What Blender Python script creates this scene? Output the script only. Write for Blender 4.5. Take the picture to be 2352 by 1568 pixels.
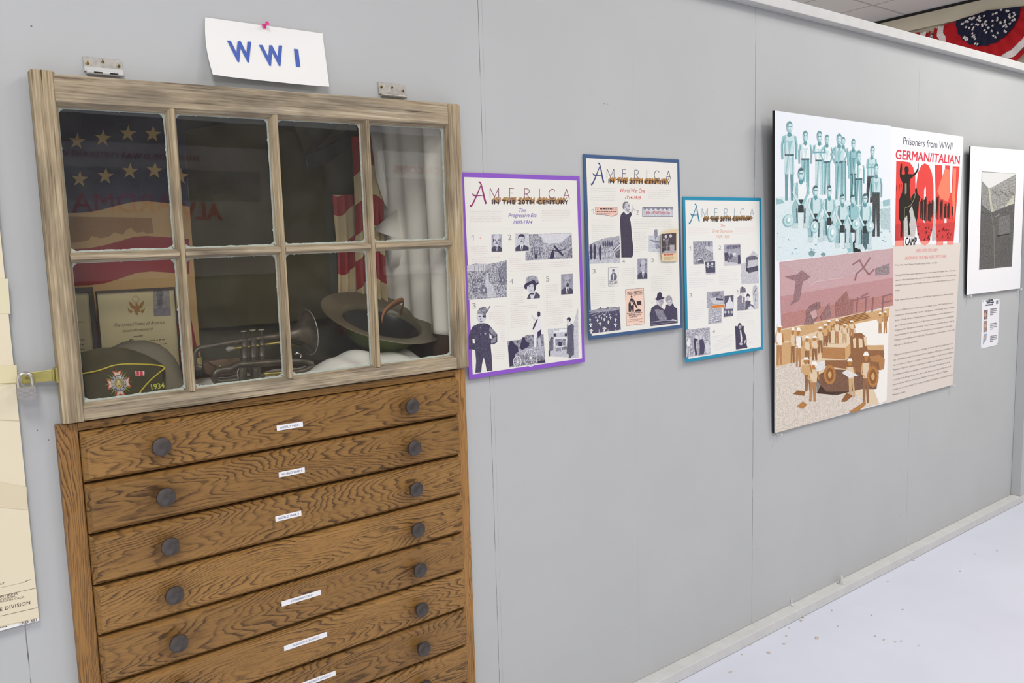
import bpy, math, random
from mathutils import Vector, Matrix
random.seed(7)
PI = math.pi
for o in list(bpy.data.objects): bpy.data.objects.remove(o)
scene = bpy.context.scene
COL = scene.collection

# ---------------------------------------------------------------- camera
# world: X along the grey partition, Y into the partition, Z up; partition face is y = 0, floor z = 0
CAM = Vector((0.0, -1.85378, 1.53055))
CR = Vector((0.78579218, -0.61785112, -0.02811855))
CU = Vector((0.0953432, 0.07608853, 0.99253222))
CF = Vector((0.61109764, 0.78260497, -0.11869767))
FPX = 1901.95
cd = bpy.data.cameras.new('camera'); cam = bpy.data.objects.new('camera', cd); COL.objects.link(cam)
cam.matrix_world = Matrix(((CR.x, CU.x, -CF.x, CAM.x), (CR.y, CU.y, -CF.y, CAM.y), (CR.z, CU.z, -CF.z, CAM.z), (0, 0, 0, 1)))
cd.sensor_width = 36.0; cd.lens = FPX / 2352 * 36.0; cd.clip_start = 0.02; cd.clip_end = 100
scene.camera = cam

# ---------------------------------------------------------------- light
scene.view_settings.view_transform = 'Standard'; scene.view_settings.look = 'None'
scene.view_settings.gamma = 1.0; scene.view_settings.use_curve_mapping = False
scene.view_settings.exposure = -0.33
wd = bpy.data.worlds.new('world'); scene.world = wd; wd.use_nodes = True
wd.node_tree.nodes['Background'].inputs[0].default_value = (0.985, 0.985, 1.0, 1)
wd.node_tree.nodes['Background'].inputs[1].default_value = 1.0
def area(name, loc, sx, sy, power, col=(1, 0.975, 0.94)):
    ld = bpy.data.lights.new(name, 'AREA'); ld.shape = 'RECTANGLE'; ld.size = sx; ld.size_y = sy
    ld.energy = power; ld.color = col
    o = bpy.data.objects.new(name, ld); COL.objects.link(o); o.location = loc
    return o
# fluorescent troffers in the suspended ceiling of the aisle, plus an added fill pair
area('overhead_light', (-0.4, -2.3, 3.5), 0.6, 1.2, 60)
area('overhead_light', (2.4, -2.3, 3.5), 0.6, 1.2, 38)
area('overhead_light', (4.6, -1.6, 3.5), 0.6, 1.2, 84)
area('overhead_light', (6.2, 2.6, 3.5), 0.6, 1.2, 60)
area('overhead_light', (-1.0, -5.0, 3.5), 0.6, 1.2, 110)  # unseen, added to throw frontal light into the case
area('overhead_light', (2.4, -5.2, 3.5), 0.6, 1.2, 60)  # second of the unseen pair added for frontal fill

# ---------------------------------------------------------------- helpers
def lin(c):
    return tuple((v / 255 / 12.92) if v <= 10.3 else ((v / 255 + 0.055) / 1.055) ** 2.4 for v in c)

def ray(px, py):
    return CF * FPX + CR * (px - 1176) - CU * (py - 784)
def at(px, py, y):
    """point on the plane at depth y seen at photo pixel (px, py)"""
    d = ray(px, py); t = (y - CAM.y) / d.y
    return CAM + d * t
def at_x(px, py, X):
    d = ray(px, py); return CAM + d * (X / d.x)
def at_z(px, py, z):
    d = ray(px, py); return CAM + d * ((z - CAM.z) / d.z)

class Crop:
    """enlarged detail of the photo used for tracing"""
    def __init__(s, ox, oy, k): s.ox, s.oy, s.k = ox, oy, k
    def __call__(s, x, y): return (s.ox + x / s.k, s.oy + y / s.k)
ONE = Crop(0, 0, 1)

def link(o, parent=None):
    COL.objects.link(o)
    if parent is not None: o.parent = parent
    return o
def tag(o, label=None, cat=None, group=None, kind=None):
    if label: o['label'] = label
    if cat: o['category'] = cat
    if group: o['group'] = group
    if kind: o['kind'] = kind
    return o
def thing(name, label, cat, loc, group=None):
    o = bpy.data.objects.new(name, None); o.empty_display_size = 0.05; o.location = loc
    link(o); return tag(o, label, cat, group)
def wloc(o):
    v = Vector((0, 0, 0))
    while o is not None: v += o.location; o = o.parent
    return v

class MB:
    def __init__(s): s.v = []; s.f = []; s.m = []; s.c = []
    def add(s, verts, faces, mi=0, col=None):
        b = len(s.v); s.v += [tuple(p) for p in verts]
        for f in faces: s.f.append(tuple(b + i for i in f)); s.m.append(mi); s.c.append(col)
        return s
    def hexa(s, p, mi=0, col=None):   # p: 8 corners, 0-3 one side, 4-7 the other
        return s.add(p, [(0, 3, 2, 1), (4, 5, 6, 7), (0, 1, 5, 4), (1, 2, 6, 5), (2, 3, 7, 6), (3, 0, 4, 7)], mi, col)
    def box(s, x0, y0, z0, x1, y1, z1, mi=0, col=None):
        return s.hexa([(x0, y0, z0), (x1, y0, z0), (x1, y1, z0), (x0, y1, z0), (x0, y0, z1), (x1, y0, z1), (x1, y1, z1), (x0, y1, z1)], mi, col)
    def prism(s, pts, y0, y1, mi=0, col=None):   # outline in XZ, from y0 (front) to y1
        n = len(pts)
        v = [(p[0], y0, p[1]) for p in pts] + [(p[0], y1, p[1]) for p in pts]
        f = [tuple(range(n)), tuple(range(2 * n - 1, n - 1, -1))] + [(i, i + n, (i + 1) % n + n, (i + 1) % n) for i in range(n)]
        return s.add(v, f, mi, col)
    def tube(s, path, rad, n=12, mi=0, caps=True, col=None):
        path = [Vector(p) for p in path]; k = len(path)
        if not isinstance(rad, (list, tuple)): rad = [rad] * k
        v = []; ref = None
        for i, p in enumerate(path):
            t = (path[min(i + 1, k - 1)] - path[max(i - 1, 0)])
            t = t.normalized() if t.length > 1e-9 else Vector((0, 0, 1))
            if ref is None:
                ref = Vector((0, 0, 1)) if abs(t.z) < 0.9 else Vector((1, 0, 0))
            a = ref - t * ref.dot(t)
            if a.length < 1e-6: a = Vector((1, 0, 0)) - t * t.x
            a.normalize(); b = t.cross(a); ref = a
            for j in range(n):
                q = 2 * PI * j / n
                v.append(p + (a * math.cos(q) + b * math.sin(q)) * rad[i])
        f = []
        for i in range(k - 1):
            for j in range(n):
                f.append((i * n + j, i * n + (j + 1) % n, (i + 1) * n + (j + 1) % n, (i + 1) * n + j))
        if caps: f += [tuple(range(n - 1, -1, -1)), tuple(range((k - 1) * n, k * n))]
        return s.add(v, f, mi, col)
    def lathe(s, prof, org, axis, n=24, mi=0, col=None, xdir=None, caps=True):   # prof: (radius, height along axis)
        ax = Vector(axis).normalized(); org = Vector(org)
        a = xdir or (Vector((0, 0, 1)) if abs(ax.z) < 0.9 else Vector((1, 0, 0)))
        a = (a - ax * a.dot(ax)).normalized(); b = ax.cross(a)
        v = []
        for r, h in prof:
            for j in range(n):
                q = 2 * PI * j / n
                v.append(org + ax * h + (a * math.cos(q) + b * math.sin(q)) * r)
        f = []
        for i in range(len(prof) - 1):
            for j in range(n):
                f.append((i * n + j, i * n + (j + 1) % n, (i + 1) * n + (j + 1) % n, (i + 1) * n + j))
        if caps and prof[0][0] > 1e-5: f.append(tuple(range(n - 1, -1, -1)))
        if caps and prof[-1][0] > 1e-5: f.append(tuple(range((len(prof) - 1) * n, len(prof) * n)))
        return s.add(v, f, mi, col)
    def grid(s, fn, nu, nv, mi=0, colfn=None, thick=0):
        b = len(s.v)
        for i in range(nu + 1):
            for j in range(nv + 1): s.v.append(tuple(fn(i / nu, j / nv)))
        for i in range(nu):
            for j in range(nv):
                q = b + i * (nv + 1) + j
                s.f.append((q, q + nv + 1, q + nv + 2, q + 1)); s.m.append(mi)
                s.c.append(colfn((i + .5) / nu, (j + .5) / nv) if colfn else None)
        return s
    def build(s, name, mats, parent=None, smooth=False, bevel=0, base=None, kind=None, solid=0, sub=0, seg=2, label=None):
        me = bpy.data.meshes.new(name)
        off = wloc(parent) if parent is not None else Vector(base or (0, 0, 0))
        me.from_pydata([(p[0] - off.x, p[1] - off.y, p[2] - off.z) for p in s.v], [], s.f)
        if not isinstance(mats, (list, tuple)): mats = [mats]
        for m in mats: me.materials.append(m)
        for p, mi in zip(me.polygons, s.m): p.material_index = mi; p.use_smooth = smooth
        if any(c is not None for c in s.c):
            at_ = me.color_attributes.new('ink', 'FLOAT_COLOR', 'CORNER')
            i = 0; buf = []
            for p, c in zip(me.polygons, s.c):
                c = c or (0.5, 0.5, 0.5, 0)
                buf += list(c) * len(p.vertices)
            at_.data.foreach_set('color', buf)
        o = bpy.data.objects.new(name, me)
        link(o, parent)
        if parent is None: o.location = off
        if solid:
            md = o.modifiers.new('s', 'SOLIDIFY'); md.thickness = solid; md.offset = 0
        if bevel:
            md = o.modifiers.new('b', 'BEVEL'); md.width = bevel; md.segments = seg; md.limit_method = 'ANGLE'; md.angle_limit = math.radians(40)
        if sub:
            md = o.modifiers.new('d', 'SUBSURF'); md.levels = sub; md.render_levels = sub
        if smooth and not sub:
            try: me.set_sharp_from_angle(angle=math.radians(42))
            except Exception: pass
        if kind: o['kind'] = kind
        if label: o['label'] = label
        return o

# ---------------------------------------------------------------- materials
def newmat(name):
    m = bpy.data.materials.new(name); m.use_nodes = True
    nt = m.node_tree; return m, nt, nt.nodes['Principled BSDF']
def nd(nt, typ, **kw):
    n = nt.nodes.new(typ)
    for k, v in kw.items():
        if k.startswith('i_'):
            k = k[2:]; n.inputs[int(k) if k.isdigit() else k].default_value = v
        else: setattr(n, k, v)
    return n
def ramp(nt, fac, stops):
    r = nt.nodes.new('ShaderNodeValToRGB'); e = r.color_ramp.elements
    while len(e) < len(stops): e.new(0.5)
    for el, (p, c) in zip(e, stops): el.position = p; el.color = (*c, 1) if len(c) == 3 else c
    nt.links.new(fac, r.inputs[0]); return r.outputs[0]
def coords(nt, scale, loc=None, world=False, rnd=0):
    if world:
        g = nt.nodes.new('ShaderNodeNewGeometry'); src = g.outputs['Position']
    else:
        g = nt.nodes.new('ShaderNodeTexCoord'); src = g.outputs['Object']
    mp = nt.nodes.new('ShaderNodeMapping'); mp.inputs['Scale'].default_value = scale
    if loc: mp.inputs['Location'].default_value = loc
    nt.links.new(src, mp.inputs[0]); return mp.outputs[0]
def noise(nt, vec, scale=1, detail=4, rough=0.55, dist=0):
    n = nd(nt, 'ShaderNodeTexNoise'); n.inputs['Scale'].default_value = scale; n.inputs['Detail'].default_value = detail
    n.inputs['Roughness'].default_value = rough; n.inputs['Distortion'].default_value = dist
    nt.links.new(vec, n.inputs['Vector']); return n.outputs[0]
def math_(nt, op, a, b=None, c=None):
    n = nt.nodes.new('ShaderNodeMath'); n.operation = op
    for i, x in enumerate((a, b, c)):
        if x is None: continue
        if hasattr(x, 'node'): nt.links.new(x, n.inputs[i])
        else: n.inputs[i].default_value = x
    return n.outputs[0]
def mixc(nt, fac, a, b, mode='MIX'):
    n = nt.nodes.new('ShaderNodeMix'); n.data_type = 'RGBA'; n.blend_type = mode
    for idx, x in ((0, fac), (6, a), (7, b)):
        if hasattr(x, 'node'): nt.links.new(x, n.inputs[idx])
        elif isinstance(x, (tuple, list)): n.inputs[idx].default_value = (*x[:3], 1)
        else: n.inputs[idx].default_value = x
    return n.outputs[2]
def bump(nt, bs, h, strength=0.3, dist=0.002):
    b = nt.nodes.new('ShaderNodeBump'); b.inputs['Strength'].default_value = strength; b.inputs['Distance'].default_value = dist
    nt.links.new(h, b.inputs['Height']); nt.links.new(b.outputs[0], bs.inputs['Normal'])

def plain(name, rgb, rough=0.6, metal=0.0, var=0.08, vs=30, spec=0.4, bmp=0):
    m, nt, bs = newmat(name); c = lin(rgb)
    n = noise(nt, coords(nt, (1, 1, 1)), vs, 4)
    col = ramp(nt, n, [(0.3, tuple(x * (1 - var) for x in c)), (0.7, tuple(min(1, x * (1 + var)) for x in c))])
    nt.links.new(col, bs.inputs['Base Color'])
    bs.inputs['Roughness'].default_value = rough; bs.inputs['Metallic'].default_value = metal
    bs.inputs['Specular IOR Level'].default_value = spec
    if bmp: bump(nt, bs, noise(nt, coords(nt, (1, 1, 1)), vs * 4, 5), bmp)
    return m

def one(s, Z, x0, x1, yb, yt, col, wid):
    """a handwritten figure 1 with its flag"""
    xs = x0 + (x1 - x0) * .86
    s.stroke(Z, [(x0, yt + (yb - yt) * .30), (x0 + (xs - x0) * .7, yt + (yb - yt) * .06), (xs, yt), (xs - (x1 - x0) * .05, yb)], wid, col)

def print_mat():
    """printed sheet: ink colour from the mesh; alpha of the ink is halftone grain"""
    m, nt, bs = newmat('printed_ink')
    a = nd(nt, 'ShaderNodeAttribute', attribute_name='ink')
    n1 = noise(nt, coords(nt, (1, 1, 1), world=True), 230, 5, 0.7, 0.5)
    g = ramp(nt, n1, [(0.43, (0, 0, 0)), (0.57, (1, 1, 1))])
    dark = mixc(nt, 0.74, a.outputs['Color'], (0.035, 0.03, 0.07))
    light = mixc(nt, 0.62, a.outputs['Color'], (0.82, 0.82, 0.83))
    tone = mixc(nt, g, dark, light)
    col = mixc(nt, a.outputs['Alpha'], a.outputs['Color'], tone)
    nt.links.new(col, bs.inputs['Base Color'])
    bs.inputs['Roughness'].default_value = 0.42; bs.inputs['Specular IOR Level'].default_value = 0.35
    return m

def oak(name, axis='X', light=(156, 119, 70), dark=(90, 66, 41), per_object=True):
    """flat-sawn oak: cathedral rings cut from a distorted cone, with fine pores; grain runs along axis"""
    m, nt, bs = newmat(name)
    tc = nt.nodes.new('ShaderNodeTexCoord'); src = tc.outputs['Object']
    if per_object:
        oi = nt.nodes.new('ShaderNodeObjectInfo')
        sc = nd(nt, 'ShaderNodeVectorMath', operation='SCALE'); nt.links.new(oi.outputs['Location'], sc.inputs[0]); sc.inputs['Scale'].default_value = 37.0
        ad = nd(nt, 'ShaderNodeVectorMath', operation='ADD'); nt.links.new(src, ad.inputs[0]); nt.links.new(sc.outputs[0], ad.inputs[1]); off = ad.outputs[0]
        rnd = oi.outputs['Random']
    else: off = src; rnd = None
    sep = nt.nodes.new('ShaderNodeSeparateXYZ'); nt.links.new(src, sep.inputs[0])
    gx, gz = (sep.outputs[0], sep.outputs[2]) if axis == 'X' else (sep.outputs[2], sep.outputs[0])
    stretch = (1.6, 6, 9) if axis == 'X' else (9, 6, 1.6)
    mp = nt.nodes.new('ShaderNodeMapping'); mp.inputs['Scale'].default_value = stretch; nt.links.new(off, mp.inputs[0])
    wob = noise(nt, mp.outputs[0], 1.0, 3, 0.5)
    mp2 = nt.nodes.new('ShaderNodeMapping'); mp2.inputs['Scale'].default_value = tuple(6 * x for x in stretch); nt.links.new(off, mp2.inputs[0])
    fine = noise(nt, mp2.outputs[0], 1.0, 5, 0.6)
    gx2 = math_(nt, 'MULTIPLY', gx, 0.16)
    if rnd is not None:
        gx2 = math_(nt, 'ADD', gx2, math_(nt, 'MULTIPLY_ADD', rnd, 0.22, -0.20))
        gz = math_(nt, 'ADD', gz, math_(nt, 'MULTIPLY_ADD', rnd, 0.05, -0.02))
    r = math_(nt, 'SQRT', math_(nt, 'ADD', math_(nt, 'MULTIPLY', gx2, gx2), math_(nt, 'MULTIPLY', gz, gz)))
    r = math_(nt, 'ADD', r, math_(nt, 'MULTIPLY', wob, 0.16))
    r = math_(nt, 'ADD', r, math_(nt, 'MULTIPLY', fine, 0.010))
    ring = math_(nt, 'FRACT', math_(nt, 'MULTIPLY', r, 165))
    mp3 = nt.nodes.new('ShaderNodeMapping')
    mp3.inputs['Scale'].default_value = (22, 300, 420) if axis == 'X' else (420, 300, 22); nt.links.new(off, mp3.inputs[0])
    pore = noise(nt, mp3.outputs[0], 1.0, 2, 0.5)
    ring2 = math_(nt, 'ADD', ring, math_(nt, 'MULTIPLY_ADD', pore, 0.5, -0.25))
    brk = noise(nt, mp2.outputs[0], 0.55, 2, 0.5)
    L, D = lin(light), lin(dark); M = tuple(a * 0.7 + b * 0.3 for a, b in zip(L, D))
    col = ramp(nt, ring2, [(0.0, L), (0.42, L), (0.66, M), (0.82, D), (0.93, D), (1.0, L)])
    col = mixc(nt, ramp(nt, brk, [(0.36, (0.75, 0.75, 0.75)), (0.56, (0.0, 0.0, 0.0))]), col, L)
    col = mixc(nt, 0.55, col, ramp(nt, pore, [(0.34, (0.50, 0.44, 0.38)), (0.48, (1, 1, 1)), (0.66, (1.1, 1.08, 1.0))]), 'MULTIPLY')
    if rnd is not None: col = mixc(nt, 1.0, col, ramp(nt, rnd, [(0.0, (0.84, 0.82, 0.80)), (1.0, (1.08, 1.06, 1.02))]), 'MULTIPLY')
    big = noise(nt, mp.outputs[0], 0.8, 2, 0.5)
    col = mixc(nt, 0.35, col, ramp(nt, big, [(0.3, (0.45, 0.40, 0.36)), (0.7, (1, 0.97, 0.9))]), 'MULTIPLY')
    if axis == 'X':     # darker soft patch around each knob
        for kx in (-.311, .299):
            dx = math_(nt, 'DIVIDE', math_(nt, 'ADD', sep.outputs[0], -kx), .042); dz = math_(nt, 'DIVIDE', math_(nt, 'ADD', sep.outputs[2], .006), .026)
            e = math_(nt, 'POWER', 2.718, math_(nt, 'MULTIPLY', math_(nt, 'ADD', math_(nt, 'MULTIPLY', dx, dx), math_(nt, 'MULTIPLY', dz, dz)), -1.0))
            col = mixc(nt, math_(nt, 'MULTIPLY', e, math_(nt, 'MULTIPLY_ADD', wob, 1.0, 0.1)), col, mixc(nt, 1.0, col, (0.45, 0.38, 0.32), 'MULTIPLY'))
    nt.links.new(col, bs.inputs['Base Color'])
    bs.inputs['Roughness'].default_value = 0.42; bs.inputs['Specular IOR Level'].default_value = 0.35
    bump(nt, bs, pore, 0.12, 0.001)
    return m

def weathered(name, axis='X', tint=(1, 1, 1), stains=()):
    """grey sun-bleached pine with long checks and dark weather stains"""
    m, nt, bs = newmat(name)
    lo = (3.2, 100, 125) if axis == 'X' else (125, 100, 3.2)
    hi = (9, 300, 330) if axis == 'X' else (330, 300, 9)
    st = (5, 9, 16) if axis == 'X' else (16, 9, 4)
    a = noise(nt, coords(nt, lo, world=True), 1, 5, 0.6, 0.3)
    b = noise(nt, coords(nt, hi, world=True), 1, 3, 0.6)
    s = noise(nt, coords(nt, st, (3, 1, 2), world=True), 1, 3, 0.6)
    g = math_(nt, 'ADD', math_(nt, 'MULTIPLY', a, 0.45), math_(nt, 'MULTIPLY', b, 0.55))
    T = lambda c: tuple(x * t for x, t in zip(lin(c), tint))
    col = ramp(nt, g, [(0.34, T((104, 93, 80))), (0.44, T((156, 142, 120))), (0.56, T((178, 164, 140))), (0.66, T((202, 190, 170)))])
    col = mixc(nt, 0.9, col, ramp(nt, s, [(0.26, (0.42, 0.42, 0.43)), (0.40, (0.72, 0.71, 0.71)), (0.50, (0.98, 0.97, 0.96)), (0.70, (1.05, 1.0, 0.92))]), 'MULTIPLY')
    if stains:      # old water stains with their own places along the rail
        g_ = nt.nodes.new('ShaderNodeNewGeometry'); sp_ = nt.nodes.new('ShaderNodeSeparateXYZ'); nt.links.new(g_.outputs['Position'], sp_.inputs[0])
        tot = None
        for X, Z, rx, rz, k in stains:
            dx = math_(nt, 'DIVIDE', math_(nt, 'ADD', sp_.outputs[0], -X), rx); dz = math_(nt, 'DIVIDE', math_(nt, 'ADD', sp_.outputs[2], -Z), rz)
            e = math_(nt, 'MULTIPLY', math_(nt, 'POWER', 2.718, math_(nt, 'MULTIPLY', math_(nt, 'ADD', math_(nt, 'MULTIPLY', dx, dx), math_(nt, 'MULTIPLY', dz, dz)), -1.0)), k)
            tot = e if tot is None else math_(nt, 'MAXIMUM', tot, e)
        tot = math_(nt, 'MULTIPLY', tot, ramp(nt, a, [(0.3, (1, 1, 1)), (0.7, (0.35, 0.35, 0.35))]))
        col = mixc(nt, tot, col, T((92, 84, 78)))
    c2 = noise(nt, coords(nt, (4, 200, 160) if axis == 'X' else (160, 200, 4), (9, 0, 4), world=True), 1, 2, 0.4)
    col = mixc(nt, ramp(nt, c2, [(0.26, (1, 1, 1)), (0.31, (0, 0, 0))]), col, T((70, 60, 50)))
    nt.links.new(col, bs.inputs['Base Color']); bs.inputs['Roughness'].default_value = 0.8; bs.inputs['Specular IOR Level'].default_value = 0.2
    bump(nt, bs, g, 0.35, 0.002)
    return m

def wall_mat():
    m, nt, bs = newmat('grey_wall_paint')
    g = nt.nodes.new('ShaderNodeNewGeometry'); sep = nt.nodes.new('ShaderNodeSeparateXYZ'); nt.links.new(g.outputs['Position'], sep.inputs[0])
    n = noise(nt, coords(nt, (1, 1, 1), world=True), 3, 4)
    c = lin((186, 188, 189))
    col = ramp(nt, n, [(0.3, tuple(x * 0.975 for x in c)), (0.7, tuple(x * 1.02 for x in c))])
    brk = noise(nt, coords(nt, (1, 1, 3.2), world=True), 2.3, 3)
    line = None
    for X, w, k in ((0.1925, 0.0011, 1.0), (1.3645, 0.0008, 0.8), (1.3775, 0.0005, 0.35), (2.5865, 0.0010, 0.85), (3.789, 0.0009, 0.45), (1.955, 0.0006, 0.12)):
        d = math_(nt, 'ABSOLUTE', math_(nt, 'ADD', sep.outputs[0], -X))
        v = math_(nt, 'MULTIPLY', math_(nt, 'LESS_THAN', d, w), k)
        line = v if line is None else math_(nt, 'MAXIMUM', line, v)
    line = math_(nt, 'MULTIPLY', line, ramp(nt, brk, [(0.38, (0.12, 0.12, 0.12)), (0.5, (1, 1, 1))]))
    col = mixc(nt, line, col, lin((70, 68, 66)))
    nt.links.new(col, bs.inputs['Base Color']); bs.inputs['Roughness'].default_value = 0.6; bs.inputs['Specular IOR Level'].default_value = 0.25
    bump(nt, bs, noise(nt, coords(nt, (1, 1, 1), world=True), 240, 4), 0.06, 0.001)
    return m

def ceiling_mat():
    m, nt, bs = newmat('acoustic_tile')
    g = nt.nodes.new('ShaderNodeNewGeometry'); sep = nt.nodes.new('ShaderNodeSeparateXYZ'); nt.links.new(g.outputs['Position'], sep.inputs[0])
    def ln(v, p, o):
        return math_(nt, 'LESS_THAN', math_(nt, 'ABSOLUTE', math_(nt, 'ADD', math_(nt, 'FRACT', math_(nt, 'MULTIPLY_ADD', v, 1 / p, o)), -0.5)), 0.012 / p)
    l = math_(nt, 'MAXIMUM', ln(sep.outputs[0], 0.61, 0.4007), ln(sep.outputs[1], 1.22, 0.7018))
    n = noise(nt, coords(nt, (1, 1, 1), world=True), 120, 4)
    col = mixc(nt, l, ramp(nt, n, [(0.3, lin((205, 202, 200))), (0.7, lin((222, 219, 216)))]), lin((176, 172, 168)))
    nt.links.new(col, bs.inputs['Base Color']); bs.inputs['Roughness'].default_value = 0.9
    return m

def floor_mat():
    m, nt, bs = newmat('white_floor_paint')
    n = noise(nt, coords(nt, (1, 1, 1), world=True), 2.2, 5)
    c = lin((212, 215, 228))
    col = ramp(nt, n, [(0.3, tuple(x * 0.96 for x in c)), (0.7, tuple(min(1, x * 1.03) for x in c))])
    sp = noise(nt, coords(nt, (60, 26, 1), world=True), 1, 3, 0.6)
    col = mixc(nt, ramp(nt, sp, [(0.765, (0, 0, 0)), (0.79, (1, 1, 1))]), col, lin((170, 160, 158)))
    nt.links.new(col, bs.inputs['Base Color']); bs.inputs['Roughness'].default_value = 0.45; bs.inputs['Specular IOR Level'].default_value = 0.3
    return m

def glass_mat():
    m = bpy.data.materials.new('old_window_glass'); m.use_nodes = True; nt = m.node_tree
    for n in list(nt.nodes): nt.nodes.remove(n)
    out = nt.nodes.new('ShaderNodeOutputMaterial'); tr = nt.nodes.new('ShaderNodeBsdfTransparent'); gl = nt.nodes.new('ShaderNodeBsdfGlossy')
    tr.inputs[0].default_value = (0.985, 0.99, 0.98, 1); gl.inputs['Roughness'].default_value = 0.012
    fr = nt.nodes.new('ShaderNodeFresnel'); gb = nt.nodes.new('ShaderNodeNewGeometry'); nt.links.new(math_(nt, 'MULTIPLY_ADD', gb.outputs['Backfacing'], 1 / 1.5 - 1.5, 1.5), fr.inputs[0])
    h = noise(nt, coords(nt, (1, 1, 1), world=True), 9, 2)
    b = nt.nodes.new('ShaderNodeBump'); b.inputs['Strength'].default_value = 0.008; b.inputs['Distance'].default_value = 0.01
    nt.links.new(h, b.inputs['Height']); nt.links.new(b.outputs[0], gl.inputs['Normal'])
    dif = nt.nodes.new('ShaderNodeBsdfDiffuse'); dif.inputs[0].default_value = (0.8, 0.8, 0.78, 1)
    mx = nt.nodes.new('ShaderNodeMixShader'); nt.links.new(fr.outputs[0], mx.inputs[0]); nt.links.new(tr.outputs[0], mx.inputs[1]); nt.links.new(gl.outputs[0], mx.inputs[2])
    # dust film
    d = noise(nt, coords(nt, (1, 1, 1), world=True), 14, 5, 0.6)
    mx2 = nt.nodes.new('ShaderNodeMixShader')
    nt.links.new(math_(nt, 'MULTIPLY', ramp(nt, d, [(0.4, (0.15, 0.15, 0.15)), (0.75, (1, 1, 1))]), 0.012), mx2.inputs[0])
    nt.links.new(mx.outputs[0], mx2.inputs[1]); nt.links.new(dif.outputs[0], mx2.inputs[2])
    nt.links.new(mx2.outputs[0], out.inputs[0])
    return m

def cloth(name, rgb, var=0.18, vs=14, rough=0.9):
    m, nt, bs = newmat(name); c = lin(rgb)
    n = noise(nt, coords(nt, (1, 1, 1), world=True), vs, 5)
    w = noise(nt, coords(nt, (1, 1, 1), world=True), 420, 2)
    col = ramp(nt, n, [(0.3, tuple(x * (1 - var) for x in c)), (0.7, tuple(min(1, x * (1 + var)) for x in c))])
    nt.links.new(col, bs.inputs['Base Color']); bs.inputs['Roughness'].default_value = rough; bs.inputs['Specular IOR Level'].default_value = 0.15
    bump(nt, bs, w, 0.25, 0.001)
    return m

M_PRINT = print_mat()
M_WALL = wall_mat(); M_FLOOR = floor_mat(); M_CEIL = ceiling_mat()
M_TRIM = plain('painted_trim', (204, 204, 203), 0.55, var=0.05, vs=18, bmp=0.08)
M_CREAM = plain('cream_paint', (206, 196, 172), 0.6, var=0.05, vs=4)
M_DARKGAP = plain('shadow_gap', (45, 44, 42), 0.9)
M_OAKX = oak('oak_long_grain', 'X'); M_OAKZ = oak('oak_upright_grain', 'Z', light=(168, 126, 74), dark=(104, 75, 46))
M_OAKD = plain('dark_oak_inside', (84, 54, 30), 0.7, var=0.2)
M_PINEX = weathered('weathered_pine_rail', 'X', stains=((.49, 1.842, .055, .016, .75), (.73, 1.85, .06, .012, .55), (1.0, 1.868, .14, .014, .65), (1.14, 1.862, .06, .016, .6), (.86, 1.855, .1, .01, .4))); M_PINEZ = weathered('weathered_pine_stile', 'Z', (1.03, 1.0, 0.93))
M_GLASS = glass_mat(); M_PUTTY = plain('glazing_putty', (172, 178, 168), 0.85, var=0.14, vs=120, bmp=0.3)
M_KNOB = plain('dark_bronze', (84, 78, 76), 0.42, 0.55, var=0.25, vs=60)
M_PAPER = plain('white_paper', (236, 235, 233), 0.7, var=0.015, vs=8)
M_STEEL = plain('galvanised_steel', (176, 172, 166), 0.42, 0.55, var=0.18, vs=90)
M_PADL = plain('laminated_steel', (172, 168, 166), 0.38, 0.6, var=0.1, vs=200)
M_BRASS = plain('brass', (170, 160, 96), 0.4, 0.6, var=0.12, vs=60)
M_CHROME = plain('shackle_steel', (205, 200, 192), 0.2, 0.9, var=0.05)
M_SPOT = plain('nail_hole', (120, 118, 116), 0.9)
M_SCREW = plain('screw_brass', (150, 135, 96), 0.4, 0.6, var=0.25, vs=300)
M_PINK = plain('pink_plastic', (226, 52, 140), 0.3, var=0.05)
M_CLEAR = plain('clear_plastic', (206, 209, 210), 0.15, var=0.03, spec=0.6)
M_BLACK = plain('black_foam_edge', (30, 29, 30), 0.8)
M_OLIVE = cloth('olive_wool', (74, 68, 46), 0.12); M_CAP = cloth('dark_olive_cloth', (72, 66, 44), 0.12, 40)
M_DOME = plain('grey_green_felt', (116, 108, 92), 0.75, var=0.12, vs=20)
M_HELM = plain('olive_enamel', (100, 114, 56), 0.4, 0.0, var=0.32, vs=9, spec=0.5)
M_BRIM = plain('worn_helmet_brim', (112, 104, 84), 0.35, 0.1, var=0.12, vs=14, spec=0.55)
M_LINER = plain('black_leather_liner', (44, 46, 46), 0.3, var=0.25, vs=30, spec=0.6)
M_STRAP = plain('tan_leather', (176, 122, 88), 0.6, var=0.1, vs=40)
M_HORN = plain('tarnished_brass', (104, 96, 84), 0.34, 0.6, var=0.38, vs=38)
M_HORNB = plain('bare_brass', (158, 142, 84), 0.32, 0.75, var=0.2, vs=70)
M_PEARL = plain('valve_button_pearl', (176, 170, 150), 0.4, var=0.1)
M_POUCH = plain('brown_leather', (112, 90, 72), 0.7, var=0.15, vs=30)
M_COTTON = cloth('white_cotton', (238, 234, 228), 0.06, 10, 0.95)
M_CURTAIN = cloth('cream_muslin', (240, 234, 224), 0.07, 5)
M_BACK = plain('dark_case_lining', (86, 82, 68), 0.95, var=0.12, vs=6)
M_CASEWOOD = plain('brown_case_wood', (86, 58, 44), 0.6, var=0.15, vs=12)
M_FRAMEWOOD = plain('dark_frame_wood', (66, 56, 50), 0.6, var=0.15, vs=30)
M_DEBRIS = plain('wood_chip', (196, 184, 176), 0.9, var=0.15, vs=200)
M_OPP = plain('dim_display_wall', (128, 124, 120), 0.8, var=0.06, vs=3)

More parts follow.
